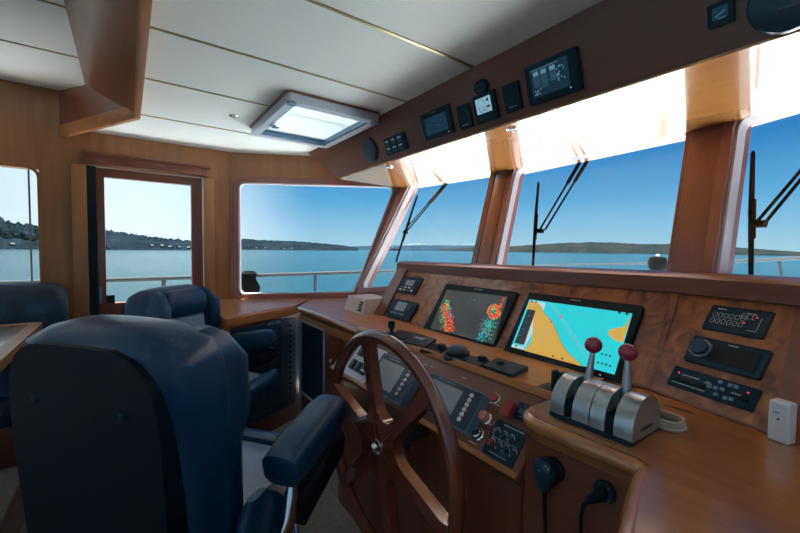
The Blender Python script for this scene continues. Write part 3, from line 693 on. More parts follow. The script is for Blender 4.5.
# --- things standing on the shelf between the panels (z = 1.12)
def sh(px, py, z=1.12): return atz(px, py, z)
p = sh(391.5,334.5); R = empty('joystick', tr(*p), 'small black joystick on the shelf left of the radar display', 'joystick')
MB().lathe([(.022,0),(.020,.008),(.006,.012),(.006,.022)],20).build('base', BLACK, R); MB().lathe([(.008,.02),(.013,.026),(.014,.045),(.010,.052),(.001,.053)],20).build('grip', BLACK, R)
def wedge(name, px, lab, cat, th, m, extra=None, z=1.12):
    P = [sh(*q) for q in px]; c = sum(P, V())/4; c.z = z; R = empty(name, tr(*c), lab, cat)
    MB().prism([(q.x-c.x, q.y-c.y) for q in P], .0, th, .003).build('body', m, R); return R, [q-c for q in P]
R, P = wedge('notebook', [(399,331.5),(413,334),(404,341.5),(390.5,337.5)], 'thin black pad on the shelf behind the joystick', 'pad', .008, BLACKM)
R, P = wedge('remote_control', [(413,335.5),(436,342.5),(424,351.5),(404,345)], 'black handheld remote lying on the shelf behind the wheel top', 'remote control', .014, BLACK)
MB().box((0,0,.0165), (.05,.022,.006), .002, T=rot(.1,'Z')).build('keypad', GREYP, R)
R, P = wedge('phone', [(432,345.5),(449,349.5),(437,356.5),(420,352)], 'flat black phone on the shelf between the remote and the compass', 'phone', .008, BLACKM)
MB().box((.018,.014,.016), (.022,.022,.018), .004).build('clip', BLACK, R)
p = sh(457.5,358.5); R = empty('compass', tr(*p), 'black domed compass on the shelf under the radar display', 'compass')
MB().lathe([(.046,0),(.046,.008),(.040,.012),(.030,.014)],36).build('base', BLACK, R)
MB().lathe([(.032,.010),(.032,.022),(.027,.034),(.017,.042),(.001,.045)],36).build('dome', NAVYP, R)
MB().lathe([(.0365,.012),(.0365,.022),(.033,.024)],32).build('rim', BLACKM, R)
R, P = wedge('plug_adapter', [(474,359),(489,362.5),(478,370.5),(464,366)], 'flat black plug adapter on the shelf beside the compass', 'adapter', .010, BLACKM)
MB().box((.012,.012,.016), (.024,.02,.02), .005).build('plug', BLACK, R)
R, P = wedge('control_box', [(497,362),(528,371.5),(511,379.5),(482.5,370)], 'flat black box with a dial on the shelf below the chart display', 'control box', .014, BLACK)
MB().lathe([(.011,.014),(.010,.022),(.001,.023)],20,T=tr(-.015,.0,0)).build('dial', BLACKM, R)
p = sh(558,392.5); R = empty('thruster_lever', tr(*p), 'small black twin lever control on the shelf left of the throttles', 'lever control')
MB().box((0,0,.004), (.085,.05,.008), .002).build('base', BLACKM, R)
for s in (-1,1): MB().box((s*.009,0,.028), (.011,.018,.046), .003).build('lever', BLACK, R)
# throttles
R = empty('engine_throttle', tr(-.362,.69,1.12), 'twin engine throttle with aluminium housings on the wooden throttle stand', 'throttle control')
MB().box((.0,.058,.004), (.155,.122,.008), .002).build('base_plate', BLACK, R)
def dprof(h=.076, d=.112, n=14):
    pts = [(0,.004),(0,.02)]
    for i in range(n+1):
        a = PI - PI*i/n; pts.append((d/2+ d/2*math.cos(a), .022+(h-.022)*math.sin(a)))
    pts += [(d,.02),(d,.004)]
    out = []
    for p_ in pts:
        if not out or (V(p_)-V(out[-1])).length > 1e-4: out.append(p_)
    return out
def housing(x0, x1): return MB().prism(dprof(), x0, x1, .0025, T=frm((0,0,0),(0,1,0),(0,0,1)))
for x0, x1 in ((-.0765,-.048),(-.031,.001),(.003,.030),(.046,.0775)):
    k = housing(x0, x1).build('housing', ALU, R)
MB().box((-.0395,.055,.02), (.017,.10,.04)).build('slot', BLACKM, R); MB().box((.038,.055,.02), (.016,.10,.04)).build('slot', BLACKM, R)
for x, yy in ((-.0395,.062),(.038,.062)):
    q_ = .008 if x < 0 else -.004
    k = MB().tube([(x,yy,.02),(x+q_*.4,yy+.004,.07),(x+q_,yy+.009,.128)], [.0095,.0085,.0045], 14).build('lever', ALU, R)
    b_ = MB().ball((x+q_,yy+.010,.142), .0168).build('knob', REDK, k); b_['label'] = 'burgundy ball knob'
mb = MB()
for u, v, w_, h_2 in text_strokes(.030,.078,.021,.007,9): mb.box((.0779,u,v), (.0006,w_,h_2))
mb.build('maker_label', MARKD, R)
# coil of cord and white box
p = sh(662,424); R = empty('cord_coil', tr(*p), 'coil of pale cord on the counter behind the throttles', 'cord')
mb = MB()
for k in range(3): mb.tube([(.036*math.cos(a)*(1-.04*k), .030*math.sin(a)*(1-.05*k), .004+.006*k+.001*math.sin(3*a)) for a in [2*PI*i/28 for i in range(28)]], .0034, 8, closed=True)
mb.build('cord_coil_loops', mat('pale_cord', (.45,.40,.34), .8), R)
c = sh(781,441); R = empty('white_box', tr(c.x,c.y,1.12) @ rot(math.atan2(-.277,.961),'Z'), 'white plastic box standing on the counter below the wing panel', 'plastic box')
MB().box((0,0,.036), (.030,.024,.072), .004, seg=3).build('case', WHITE, R)
MB().box((-.003,-.0124,.052), (.008,.001,.002)).build('printed_mark', GREYP, R); MB().lathe([(.0018,0),(.0018,.001)],12,T=frm((.0,-.0121,.041),(1,0,0),(0,0,1))).build('dot', BLACK, R)

# --- mic and handset on the throttle stand face (y = .672)
FM = frm((0,.674,0), (1,0,0), (0,0,1))       # local z looks aft
def fpos(px,py,l=0): p = on(px,py,FM,l); return p
p = fpos(545,476,.02); R = empty('radio_microphone', FM @ tr(p.x,p.y,0), 'black handheld microphone clipped to the wooden throttle stand', 'microphone')
MB().lathe([(.022,0),(.022,.006),(.018,.009),(.001,.010)],28,T=tr(.007,.012,0)).build('clip_plate', BLACKM, R)
MB().loft([(-.030,.006,.006,0,.0,2.2),(-.022,.013,.010,0,0,2.6),(-.004,.0195,.013,0,0,3),(.014,.022,.014,0,0,3),(.026,.020,.013,0,0,3),(.032,.013,.009,0,0,2.6),(.034,.005,.004,0,0,2)], 28, T=frm((0,0,.020),(1,0,0),(0,0,1)) if False else tr(0,0,.020) @ rot(-PI/2,'X')).build('body', NAVYP, R)
MB().tube([(0,-.028,.02),(0,-.045,.020),(.001,-.10,.016),(0,-.17,.012),(.003,-.30,.012)], [.006,.0042,.0032,.0032,.0032], 10).build('cord', BLACKM, R)
marks(R, 'print', [(-.004,.014,.006,.0012),(.010,.030,.004,.0015),(.016,.026,.004,.0015)], .0345, MARK)
p = fpos(601,494,.015); R = empty('plug_socket', FM @ tr(p.x,p.y,0), 'black angled plug and cord in a round socket on the throttle stand', 'plug')
MB().lathe([(.0185,0),(.0185,.006),(.016,.009),(.001,.0095)],28).build('socket', BLACK, R)
for a in (.9,3.6,5.6): MB().ball((.014*math.cos(a),.014*math.sin(a),.008), .0015, sub=2).build('screw', CHROME, R)
MB().tube([(.004,.006,.010),(-.003,-.004,.022),(-.016,-.016,.026)], [.008,.0095,.0065], 16).build('plug_body', BLACKM, R)
MB().tube([(-.014,-.014,.026),(-.025,-.030,.024),(-.031,-.055,.02),(-.033,-.12,.016),(-.033,-.24,.014)], .0035, 10).build('cord', BLACKM, R)

# vent box in the port corner
c = atz(362,311,1.12); R = empty('air_vent', tr(c.x,c.y,1.122) @ rot(-.05,'Z'), 'white louvred air vent box in the port corner of the counter', 'vent')
MB().hull([(-.10,-.06,0),(.12,-.06,0),(.12,.10,0),(-.10,.10,0)], [(-.085,-.04,.075),(.12,-.04,.075),(.12,.10,.075),(-.085,.10,.075)], .003).build('box', mat('cream_box',(.62,.55,.52),.5), R)
mb = MB()
for k in range(4): mb.box((.085,-.0585+.0045*k,.018+.013*k), (.034,.006,.008))
mb.build('louvres', BLACKM, R)

# ------------------------------------------------------------------ steering wheel
R = empty('steering_wheel', frm((-.80,.52,.950), (1,0,0), (0,0,1)), 'large varnished wooden steering wheel with six spokes', 'steering wheel')
RR = .275
MB().tube([(RR*math.cos(a), RR*math.sin(a), 0) for a in [2*PI*i/72 for i in range(72)]], .0165, 16, closed=True).build('rim', WHEELW, R)
def spoke_plate():
    hw_, rf = .0165, .045; pts = []; ns = 6
    for i in range(ns):
        th = math.radians(105) + i*2*PI/ns; bis = th+PI/ns
        # along spoke i's left side from rim inwards
        def rotv(x, y, a): return (x*math.cos(a)-y*math.sin(a), x*math.sin(a)+y*math.cos(a))
        d = (rf+hw_)/math.sin(PI/ns)
        pts.append(rotv(RR-.006, hw_*1.5, th)); pts.append(rotv(RR-.03, hw_*.95, th))
        t0 = rotv(d*math.cos(PI/ns), hw_, th); 
        cx, cy = d*math.cos(bis), d*math.sin(bis)
        a0 = math.atan2(t0[1]-cy, t0[0]-cx); t1 = rotv(d*math.cos(PI/ns), -hw_, th+2*PI/ns); a1 = math.atan2(t1[1]-cy, t1[0]-cx)
        da = (a1-a0) % (2*PI)
        if da < PI*.2: da += 0
        # go through the side facing the hub
        mid = (a0+da/2); tohub = math.atan2(-cy,-cx)
        if math.cos(mid-tohub) < 0: da = da-2*PI
        for j in range(9): a = a0+da*j/8; pts.append((cx+rf*math.cos(a), cy+rf*math.sin(a)))
        pts.append(rotv(RR-.03, -hw_*.95, th+2*PI/ns)); pts.append(rotv(RR-.006, -hw_*1.5, th+2*PI/ns))
    return pts
MB().prism(spoke_plate(), -.014, .014, .011, seg=4).build('spokes', WHEELW, R)
mb = MB()
for i in range(3):
    mb.box((0,0,.0142), (.16,.0012,.0006), T=rot(math.radians(105)+i*PI/3,'Z'))
mb.build('inlay_lines', MAHO, R)
MB().lathe([(.020,.013),(.019,.017),(.012,.020),(.011,.026),(.007,.031),(.001,.032)], 16).build('hub_nut', CHROME, R)
MB().tube([(0,0,-.012),(0,0,-.142)], .018, 16).build('shaft', BLACKM, R)
p = aty(407,436,.66); R = empty('key_lock', frm((p.x,.664,p.z),(1,0,0),(0,0,1)), 'chrome lock on the dark helm face behind the wheel', 'lock')
MB().box((0,-.012,.004), (.022,.06,.008), .003).build('plate', BLACK, R)
MB().lathe([(.010,.008),(.010,.014),(.005,.020),(.001,.021)],16).build('cylinder', CHROME, R)

# ------------------------------------------------------------------ port side cabinet with breaker panel
S0, S1 = V((-1.925,.36,0)), V((-2.145,.79,0)); sd = (S1-S0).normalized()
SF = frm((S0.x,S0.y,0), sd, (0,0,1))
sgn = side(SF)
sc = empty('side_cabinet', tr(-2.3,.6,FZ), 'wooden side cabinet with a dark breaker panel under the port window', 'cabinet'); SI = sc.matrix_world.inverted()
def spart(mb, name, m, par=None): mb.b.transform(SI); return mb.build(name, m, par or sc)
LS = (S1-S0).length
spart(MB().prism([(S0.x,S0.y),(S1.x,S1.y),(-2.40,.985),(-2.62,.545),(-2.62,.45),(-2.58,.36)], 1.085, 1.12, .01), 'top', TEAK)
spart(MB().prism([(S0.x-.004,S0.y+.002),(S1.x-.004,S1.y+.002),(-2.40,.97),(-2.61,.545),(-2.61,.46),(-2.56,.37)], FZ, 1.086), 'carcass', MAHOV)
spart(MB().box((LS/2,1.092,.004*sgn), (LS,.052,.03), .010, T=SF, seg=3), 'edge_band', TEAK)
spart(MB().box((.012,.78,.004*sgn), (.030,.62,.026), .006, T=SF), 'corner_post', TEAK)
bp = spart(MB().box((LS/2+.015,.80,.003*sgn), (LS-.05,.50,.014), .002, T=SF), 'breaker_panel', mat('breaker_blue', (.008,.034,.072), .55)); bp['label'] = 'dark blue electrical breaker panel'
mb = MB(); 
for c_ in range(3): mb.box((.28+c_*.052 -.0,1.047,.0115*sgn), (.044,.018,.002), T=SF)
spart(mb, 'label_strip', GREYP, bp)
mb = MB()
for c_ in range(5):
    for r_ in range(13):
        if random.random() < .75: mb.box((.07+c_*.085+random.uniform(0,.01),1.01-r_*.030,.0115*sgn), (random.uniform(.008,.02),.005,.002), T=SF)
spart(mb, 'breaker_labels', mat('faded_red_print',(.10,.06,.09),.6), bp)
mb = MB()
for c_ in range(5):
    for r_ in range(13): mb.box((.09+c_*.085,1.01-r_*.030,.013*sgn), (.010,.012,.008), .001, T=SF)
spart(mb, 'breaker_switches', BLACKM, bp)
p = atx(211.5,295,PW); R = empty('light_switch', tr(PW+.03,p.y,p.z), 'small dark light switch on the wooden casing right of the door', 'light switch')
MB().box((0,0,0), (.010,.020,.034), .002).build('plate', NAVYP, R); MB().box((.007,0,0), (.006,.008,.016), .001).build('rocker', GREYP, R)

# ------------------------------------------------------------------ settee, platform, table on the port side
tag(MB().box((-1.95,-1.45,.525), (1.32,2.24,.148), .004).build('floor', CARPET), kind='structure')
tag(MB().box((-1.95,-.328,.52), (1.34,.014,.14)).build('trim_10', MAHOV), kind='structure')
st = empty('settee', tr(-2.3,-1.0,.6), 'navy leather settee against the port wall below the aft window', 'settee')
MB().box((.02,.02,.08), (.54,1.5,.16), .004).build('base', MAHOV, st)
for k in range(2): MB().box((.03,.50-k*.66,.215), (.54,.65,.13), .03, seg=4).build('seat_cushion', LEATS, st)
for k in range(2):
    c_ = MB().loft([(-.20,.30,.045,0,0,4),(-.19,.312,.055,0,0,4),(.10,.312,.060,0,0,4),(.17,.306,.055,0,0,4),(.20,.29,.042,0,0,3.5),(.213,.25,.02,0,0,3)], 40, T=tr(-.20,.445-k*.64,.455) @ rot(PI/2,'Z') @ rot(-.06,'X')).build('back_cushion', LEATS, st)
tb = empty('dinette_table', tr(-1.75,-.75,.6), 'varnished wooden dinette table in front of the port settee', 'table')
P0 = atz(41,323,1.13)
tx0, ty1 = P0.x, P0.y
MB().prism(rpoly([(tx0-tb.location.x,-.7),(.55,-.7),(.55,ty1+.75),(tx0-tb.location.x,ty1+.75)],.03), .500, .530, .006, seg=3).build('table_top', TOPW, tb)
MB().ring(rpoly([(tx0-tb.location.x-.008,-.708),(.558,-.708),(.558,ty1+.758),(tx0-tb.location.x-.008,ty1+.758)],.035), rpoly([(tx0-tb.location.x+.03,-.67),(.52,-.67),(.52,ty1+.72),(tx0-tb.location.x+.03,ty1+.72)],.02), .503, .534, bev=.005).build('table_edge', TEAK, tb)
MB().lathe([(.16,0),(.16,.02),(.035,.04),(.035,.49),(.10,.50)],24).build('pedestal', CHROME, tb)

# ------------------------------------------------------------------ helm chairs (real metres inside, scaled to the drawing units)
def helm_chair(label):
    R = empty('helm_chair', None, label, 'helm chair')
    MB().lathe([(.26,0),(.26,.012),(.20,.03),(.06,.05),(.045,.06),(.045,.26),(.09,.30),(.12,.315)],36).build('pedestal', ALU, R)
    MB().tube([(.24*math.cos(a),.24*math.sin(a)+.05,.20) for a in [2*PI*i/48 for i in range(48)]], .012, 10, closed=True).build('foot_ring', CHROME, R)
    MB().box((0,.02,.335), (.46,.44,.04), .01).build('seat_pan', BLACK, R)
    s_ = MB().loft([(.345,.24,.22,0,.04,4),(.36,.262,.245,0,.04,4),(.41,.268,.255,0,.04,4),(.440,.262,.25,0,.04,4),(.457,.235,.225,0,.04,3.6),(.463,.15,.15,0,.04,3)],44).build('seat_cushion', LEATH, R)
    i_ = MB().loft([(.445,.19,.19,0,.05,4),(.465,.195,.195,0,.05,4),(.475,.175,.175,0,.05,4),(.477,.08,.08,0,.05,4)],36).build('seat_insert', LEATW, s_)
    MB().loft([(.38,.27,.035,0,.285,4),(.42,.272,.045,0,.29,3),(.455,.268,.045,0,.285,3),(.482,.25,.03,0,.28,3),(.488,.2,.01,0,.28,3)],40).build('front_bolster', LEATH, s_)
    T = tr(0,-.225,.455) @ rot(.07,'X') @ Matrix.Diagonal((.91,1,1,1))
    # back shell: narrow at the foot, widest at mid height, rounded top corners
    bk = MB().loft([(-.20,.245,.05,0,0,4.5),(-.18,.262,.062,0,0,4.5),(.05,.285,.070,0,.0,4.5),(.20,.284,.080,0,0,4.6),(.34,.289,.090,0,0,4.6),(.43,.286,.100,0,-.002,4.4),(.485,.274,.104,0,-.004,4.2),(.525,.252,.100,0,-.006,3.8),(.553,.208,.075,0,-.004,2.9),(.566,.15,.05,0,-.004,2.6),(.570,.07,.02,0,-.004,2.4)],56,T=T).build('backrest', LEATH, R)
    # flat rear panel with a rolled outline
    rp = []
    for z, w_ in ((-.17,.225),(.05,.252),(.20,.257),(.38,.256),(.45,.244),(.495,.218),(.522,.18),(.535,.12)): rp.append((w_, z))
    pts = rp + [(-a, b) for a, b in rp[::-1]]
    panel = MB().prism(rpoly(pts, .09, 4), .050, .112, .016, T=T @ frm((0,0,0),(1,0,0),(0,0,1)), seg=3).build('rear_panel', LEATD, bk)
    for sx in (-1,1):
        for z in (.40,-.06): MB().ball(tuple(T @ V((sx*.15,-.113,z))), (.010,.006,.010), sub=2).build('panel_button', BLACK, panel)
    # front: side wings, head pad, back pad
    for sx in (-1,1):
        MB().loft([(.0,.035,.05,0,0,3),(.05,.045,.062,0,.0,3),(.24,.046,.064,0,.005,3),(.30,.050,.085,0,.02,3),(.45,.047,.09,0,.022,3),(.52,.035,.06,-sx*.02,.01,3),(.545,.02,.03,-sx*.03,.0,3)],24,T=T @ tr(sx*.225,.055,0)).build('side_wing', LEATH, bk)
    MB().loft([(.395,.165,.035,0,0,4),(.41,.178,.05,0,0,4),(.45,.180,.060,0,0,4),(.50,.172,.058,0,0,4),(.53,.15,.045,0,0,3.5),(.545,.10,.02,0,0,3)],36,T=T @ tr(0,.085,0)).build('head_pad', LEATH, bk)
    MB().loft([(.02,.15,.02,0,0,4),(.04,.165,.035,0,0,4),(.20,.170,.045,0,0,4),(.38,.168,.035,0,0,4),(.392,.155,.02,0,0,4)],36,T=T @ tr(0,.080,0)).build('back_pad', LEATW, bk)
    for sx in (-1,1):
        ar = MB().loft([(-.19,.042,.03,0,0,3),(-.18,.054,.045,0,0,3.2),(-.10,.058,.054,0,.002,3.4),(.10,.058,.052,0,.002,3.4),(.165,.054,.046,0,0,3.2),(.19,.042,.034,0,-.004,2.8),(.20,.018,.014,0,-.006,2.5)],32,T=tr(sx*.325,.06,.640) @ rot(-PI/2+.20,'X') @ Matrix.Diagonal((1,1,.86,1)) @ rot(PI,'Z')).build('armrest_pad', LEATH, R)
        MB().loft([(-.19,.020,.03,0,0,3),(-.18,.034,.050,0,0,3.2),(.11,.034,.050,0,0,3.2),(.15,.022,.03,0,0,3)],24,T=tr(sx*.335,.11,.515) @ rot(-PI/2+.34,'X') @ Matrix.Diagonal((1,1,.86,1))).build('armrest_bolster', LEATD, R)
        MB().tube([(sx*.30,-.14,.34),(sx*.338,-.11,.41),(sx*.345,-.08,.48),(sx*.335,-.05,.56)], [.022,.022,.020,.016], 12).build('armrest_bracket', CHROME, R)
        MB().loft([(.37,.02,.09,sx*.285,-.10,4),(.45,.024,.11,sx*.29,-.10,4),(.53,.022,.07,sx*.29,-.13,4),(.57,.012,.03,sx*.29,-.14,3)],28).build('side_cover', LEATH, R)
    return R
ch = helm_chair('navy leather helm chair in the foreground, seen from behind beside the wheel')
k_ = 1/G
ch.matrix_world = tr(-1.080,.163,FZ) @ rot(math.radians(37),'Z') @ Matrix.Scale(k_,4)
c2 = copy_tree(ch); c2['label'] = 'navy leather companion chair by the port door, seen from the front'
for c_ in c2.children:
    if c_.name.startswith('pedestal'): c_.scale.z = 1.5
    elif not c_.name.startswith('foot_ring'): c_.location.z += .14
c2.matrix_world = tr(-1.755,.275,FZ) @ rot(math.radians(-46),'Z') @ Matrix.Scale(k_*.86,4)

# ------------------------------------------------------------------ outside: wipers, rails, foredeck
def wiper(k, blade, arms, pivot, lab):
    T = WF[k]; s = side(T); off = -.075*s
    def P(x, y): q = on(x,y,T,off); return q
    B0, B1 = P(*blade[0]), P(*blade[1])
    R = empty('windshield_wiper', T @ tr(*P(*pivot)), lab, 'wiper'); o_ = P(*pivot)
    MB().tube([B0-o_, (B0*.98+B1*.02)-o_, (B0+B1)/2-o_+V((0,0,.004)), B1-o_], [.003,.006,.0075,.006], 8).build('blade', WIPER, R)
    MB().box((0,0,0), (.035,.018,.018), .003).build('pivot_block', WIPER, R)
    for a, b, r_ in arms: 
        A_, B_ = P(*a)-o_, P(*b)-o_; MB().tube([A_, (A_*.62+B_*.38), (A_*.6+B_*.4), B_], [r_*1.8, r_*1.8, r_, r_], 8).build('arm', WIPER, R)
    n_ = MB().tube([(B0*.6+B1*.4)-o_+V((.008,0,0)), (B0*.3+B1*.7)-o_+V((.008,0,0))], .0025, 6).build('linkage', WIPER, R)
wiper(0, ((417.5,195),(396,262)), (((449,181),(407,231),.0045),((445,184),(403,232),.0035)), (405.5,232.5), 'black windshield wiper outside the narrow window nearest the port corner')
wiper(1, ((538.5,182),(533,266)), (((594,150),(545,230),.0045),((586,152),(539,231),.0045)), (540,231), 'black windshield wiper outside the middle windshield pane')
wiper(2, ((753,151),(751,280)), (((850,120),(764,224),.0045),((842,122),(756,223),.0045)), (759,224), 'black windshield wiper outside the starboard windshield pane')
# port side rail
rl = empty('guard_rail', tr(-3.4,1.2,1.0), 'steel guard rail with posts running along the port side deck', 'railing')
zt = 1.207
MB().tube([(0,-3.6,zt-1.0),(0,-1.2,zt-1.0),(0,1.6,zt-1.0+.008),(.5,3.6,zt-1+.02)], .017, 10).build('top_rail', RAILM, rl)
for y in (-3.2,-2.0,-1.0+.02,.24,1.5): MB().tube([(0,y,-.75),(0,y,zt-1.0)], .014, 8).build('post', RAILM, rl)
bg = empty('rail_cover_bag', tr(-3.38,.83,zt), 'black cloth bag hanging on the port guard rail', 'bag')
MB().loft([(-.16,.05,.07,0,.02,2.5),(-.10,.06,.085,.0,.02,2.6),(-.02,.05,.062,0,0,2.4),(.02,.05,.068,0,.01,2.4),(.045,.03,.04,0,.01,2)],24,T=rot(.4,'Z')).build('bag_cloth', WIPER, bg)
# side decks (added to bounce sun onto the ceiling) and bulwark, foredeck
mb = MB().box((-3.10,-.6,.42), (.80,6.0,.06)).box((1.30,-.6,.42), (.80,6.0,.06)); 
tag(mb.build('floor', HULL, smooth=False), kind='structure')
fd = [(-2.35,1.66),(.9,1.66),(1.9,2.6),(2.2,5.0),(.8,8.5),(-1.2,10.5),(-3.8,9.0),(-5.7,4.6),(-4.4,3.15),(-3.3,2.15)]  # unseen foredeck, widened and raised to fill the soffit's reflection with white
dk = MB().prism(fd, .90, .95, .005); tag(dk.build('floor', HULL, smooth=False), kind='structure')
rb = empty('bow_rail', tr(-.9,5,.6), 'thin steel bow rail on posts around the white foredeck', 'railing')
A_ = aty(495,265.5,5.2); B_ = aty(650,263.5,5.0); C_ = aty(722,262,4.6); D_ = aty(770,259.5,4.2); E_ = aty(830,256.5,3.6)
o_ = V((-.9,5,.6))
MB().tube([V((-4.4,5.2,A_.z))-o_ if False else A_-o_, (A_+B_)/2-o_+V((0,.05,0)), B_-o_, C_-o_, D_-o_, E_-o_], .013, 8).build('top_rail', RAILM, rb)
for q in ((A_*.75+B_*.25), (A_+B_)/2, B_, C_, D_, E_):
    MB().tube([q-o_+V((.05,0,0)), V((q.x+.12,q.y,.95))-o_], .011, 8).build('post', RAILM, rb)
p = aty(657.5,263,4.0); R = empty('anchor_windlass', tr(p.x,p.y,.95), 'round black winch with a pale cap, outside left of the thick window post', 'winch')
hh = p.z-.95
MB().lathe([(.06,0),(.06,hh-.12),(.03,hh-.09),(.07,hh-.05),(.08,hh),(.065,hh+.05),(.03,hh+.062)],24).build('drum', WIPER, R)
MB().ball((0,0,hh+.066), .016, sub=2).build('cap', HULL, R)
# antenna stay seen through the aft window
p = atx(30.5,228,-3.3); R = empty('flag_halyard', tr(p.x,p.y,0), 'thin vertical line hanging outside the aft port window', 'line'); MB().tube([(0,0,.3),(0.01,0,2.6)], .005, 6).build('rope', RAILM, R)

# ------------------------------------------------------------------ water and shores
SEA = -1.6
m = bpy.data.materials.new('sea_water'); m.use_nodes = True; nt = m.node_tree; b = nt.nodes['Principled BSDF']
b.inputs['Base Color'].default_value = (.004,.025,.032,1); b.inputs['Roughness'].default_value = .16; b.inputs['IOR'].default_value = 1.33
tc = nt.nodes.new('ShaderNodeTexCoord'); mp = nt.nodes.new('ShaderNodeMapping'); mp.inputs['Rotation'].default_value = (0,0,.6); mp.inputs['Scale'].default_value = (1,2.2,1)
n1 = nt.nodes.new('ShaderNodeTexNoise'); n1.inputs['Scale'].default_value = .9; n1.inputs['Detail'].default_value = 7; n1.inputs['Roughness'].default_value = .62
bp_ = nt.nodes.new('ShaderNodeBump'); bp_.inputs['Strength'].default_value = .55; bp_.inputs['Distance'].default_value = .35
nt.links.new(tc.outputs['Object'], mp.inputs[0]); nt.links.new(mp.outputs[0], n1.inputs[0]); nt.links.new(n1.outputs[0], bp_.inputs['Height']); nt.links.new(bp_.outputs[0], b.inputs['Normal'])
WATER = m
me = MB(); me.box((0,0,SEA-.5), (12000,12000,1)); w_ = me.build('sea', WATER, smooth=False); tag(w_, kind='structure')
def land(name, px_tops, D, m, depth, rough, lab=None, seed=1, step=3):
    # ridge line given as (pixel x, pixel y of the skyline); every column stands at distance D in plan
    rg = random.Random(seed); b = bmesh.new(); cols = []
    x0, x1 = px_tops[0][0], px_tops[-1][0]; x = x0
    while x <= x1:
        for (a, ya), (c, yc) in zip(px_tops, px_tops[1:]):
            if a <= x <= c: y = ya+(yc-ya)*(x-a)/(c-a); break
        d = fw + CR*((x-400)/F) + CU*((266.5-y)/F); hl = math.hypot(d.x, d.y); dirv = V((d.x/hl, d.y/hl, 0)); col = []
        Hh = 1.45 + d.z/hl*(D+depth*.7) - SEA
        for t, f in ((0,-.03),(.0,.02),(.12,.28),(.3,.55),(.5,.82),(.7,1.0),(.85,.9),(1.0,.3)):
            z = Hh*f*(1+ (rg.uniform(-rough,rough) if .1 < t else 0)); q = dirv*(D+depth*t + rg.uniform(-.02,.02)*depth); col.append(b.verts.new((q.x, q.y, SEA+z)))
        cols.append(col); x += step
    for A, B in zip(cols, cols[1:]):
        for i in range(len(A)-1): b.faces.new((A[i], A[i+1], B[i+1], B[i]))
    bmesh.ops.recalc_face_normals(b, faces=b.faces)
    mb = MB(); mb.b.free(); mb.b = b; o = mb.build(name, m, smooth=False); tag(o, kind='structure'); return o
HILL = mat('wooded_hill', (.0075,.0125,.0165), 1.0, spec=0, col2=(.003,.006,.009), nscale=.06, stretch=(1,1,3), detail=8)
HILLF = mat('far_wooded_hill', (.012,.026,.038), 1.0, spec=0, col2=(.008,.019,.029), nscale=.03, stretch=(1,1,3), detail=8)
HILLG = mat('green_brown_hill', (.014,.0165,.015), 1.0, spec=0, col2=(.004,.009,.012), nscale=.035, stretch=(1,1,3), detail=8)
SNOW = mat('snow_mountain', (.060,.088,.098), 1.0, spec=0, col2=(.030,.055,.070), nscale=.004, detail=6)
TREE = mat('shore_tree', (.005,.010,.011), 1.0, spec=0, noise=.4, nscale=.2)
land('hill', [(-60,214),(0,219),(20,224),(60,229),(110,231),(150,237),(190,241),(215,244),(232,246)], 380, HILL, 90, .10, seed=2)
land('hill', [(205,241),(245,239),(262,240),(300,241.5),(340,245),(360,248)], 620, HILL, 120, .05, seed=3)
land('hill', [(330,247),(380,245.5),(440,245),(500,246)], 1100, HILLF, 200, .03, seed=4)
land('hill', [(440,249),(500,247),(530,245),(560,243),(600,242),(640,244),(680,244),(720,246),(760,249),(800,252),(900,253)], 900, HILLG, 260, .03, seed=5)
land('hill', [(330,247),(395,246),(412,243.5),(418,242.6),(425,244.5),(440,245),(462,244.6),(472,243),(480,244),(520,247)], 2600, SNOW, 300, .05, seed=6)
# trees along the near shore (nobody could count them)
rg = random.Random(11); mb = bmesh.new()
prof = [(-60,214),(0,219),(20,224),(60,229),(110,231),(150,237),(190,241),(215,244),(360,247)]
def sky_y(x):
    for (a, ya), (c, yc) in zip(prof, prof[1:]):
        if a <= x <= c: return ya+(yc-ya)*(x-a)/(c-a)
    return 246
for _ in range(900):
    x = rg.uniform(-50,225); D = rg.uniform(395,450); yt = sky_y(x) + (1-(D-390)/62)*14
    d = fw + CR*((x-400)/F) + CU*((266.5-yt)/F); hl = math.hypot(d.x,d.y); q = V((d.x/hl,d.y/hl,0))*D; z = 1.45+d.z/hl*D
    r_ = rg.uniform(1.6,3.6); hgt = rg.uniform(3,8) if rg.random() < .4 else rg.uniform(3,5)
    if z < SEA+3: continue
    if rg.random() < .35: bmesh.ops.create_cone(mb, cap_ends=True, segments=6, radius1=r_*.8, radius2=.1, depth=hgt*1.4, matrix=tr(q.x,q.y,z-hgt*.2))
    else: bmesh.ops.create_icosphere(mb, subdivisions=1, radius=1, matrix=tr(q.x,q.y,z-hgt*.3) @ Matrix.Diagonal((r_,r_,hgt*.6,1)))
q = MB(); q.b.free(); q.b = mb; tag(q.build('shore_trees', TREE, smooth=False), 'dark wooded shoreline trees on the hill beyond the port door', 'trees', kind='stuff')
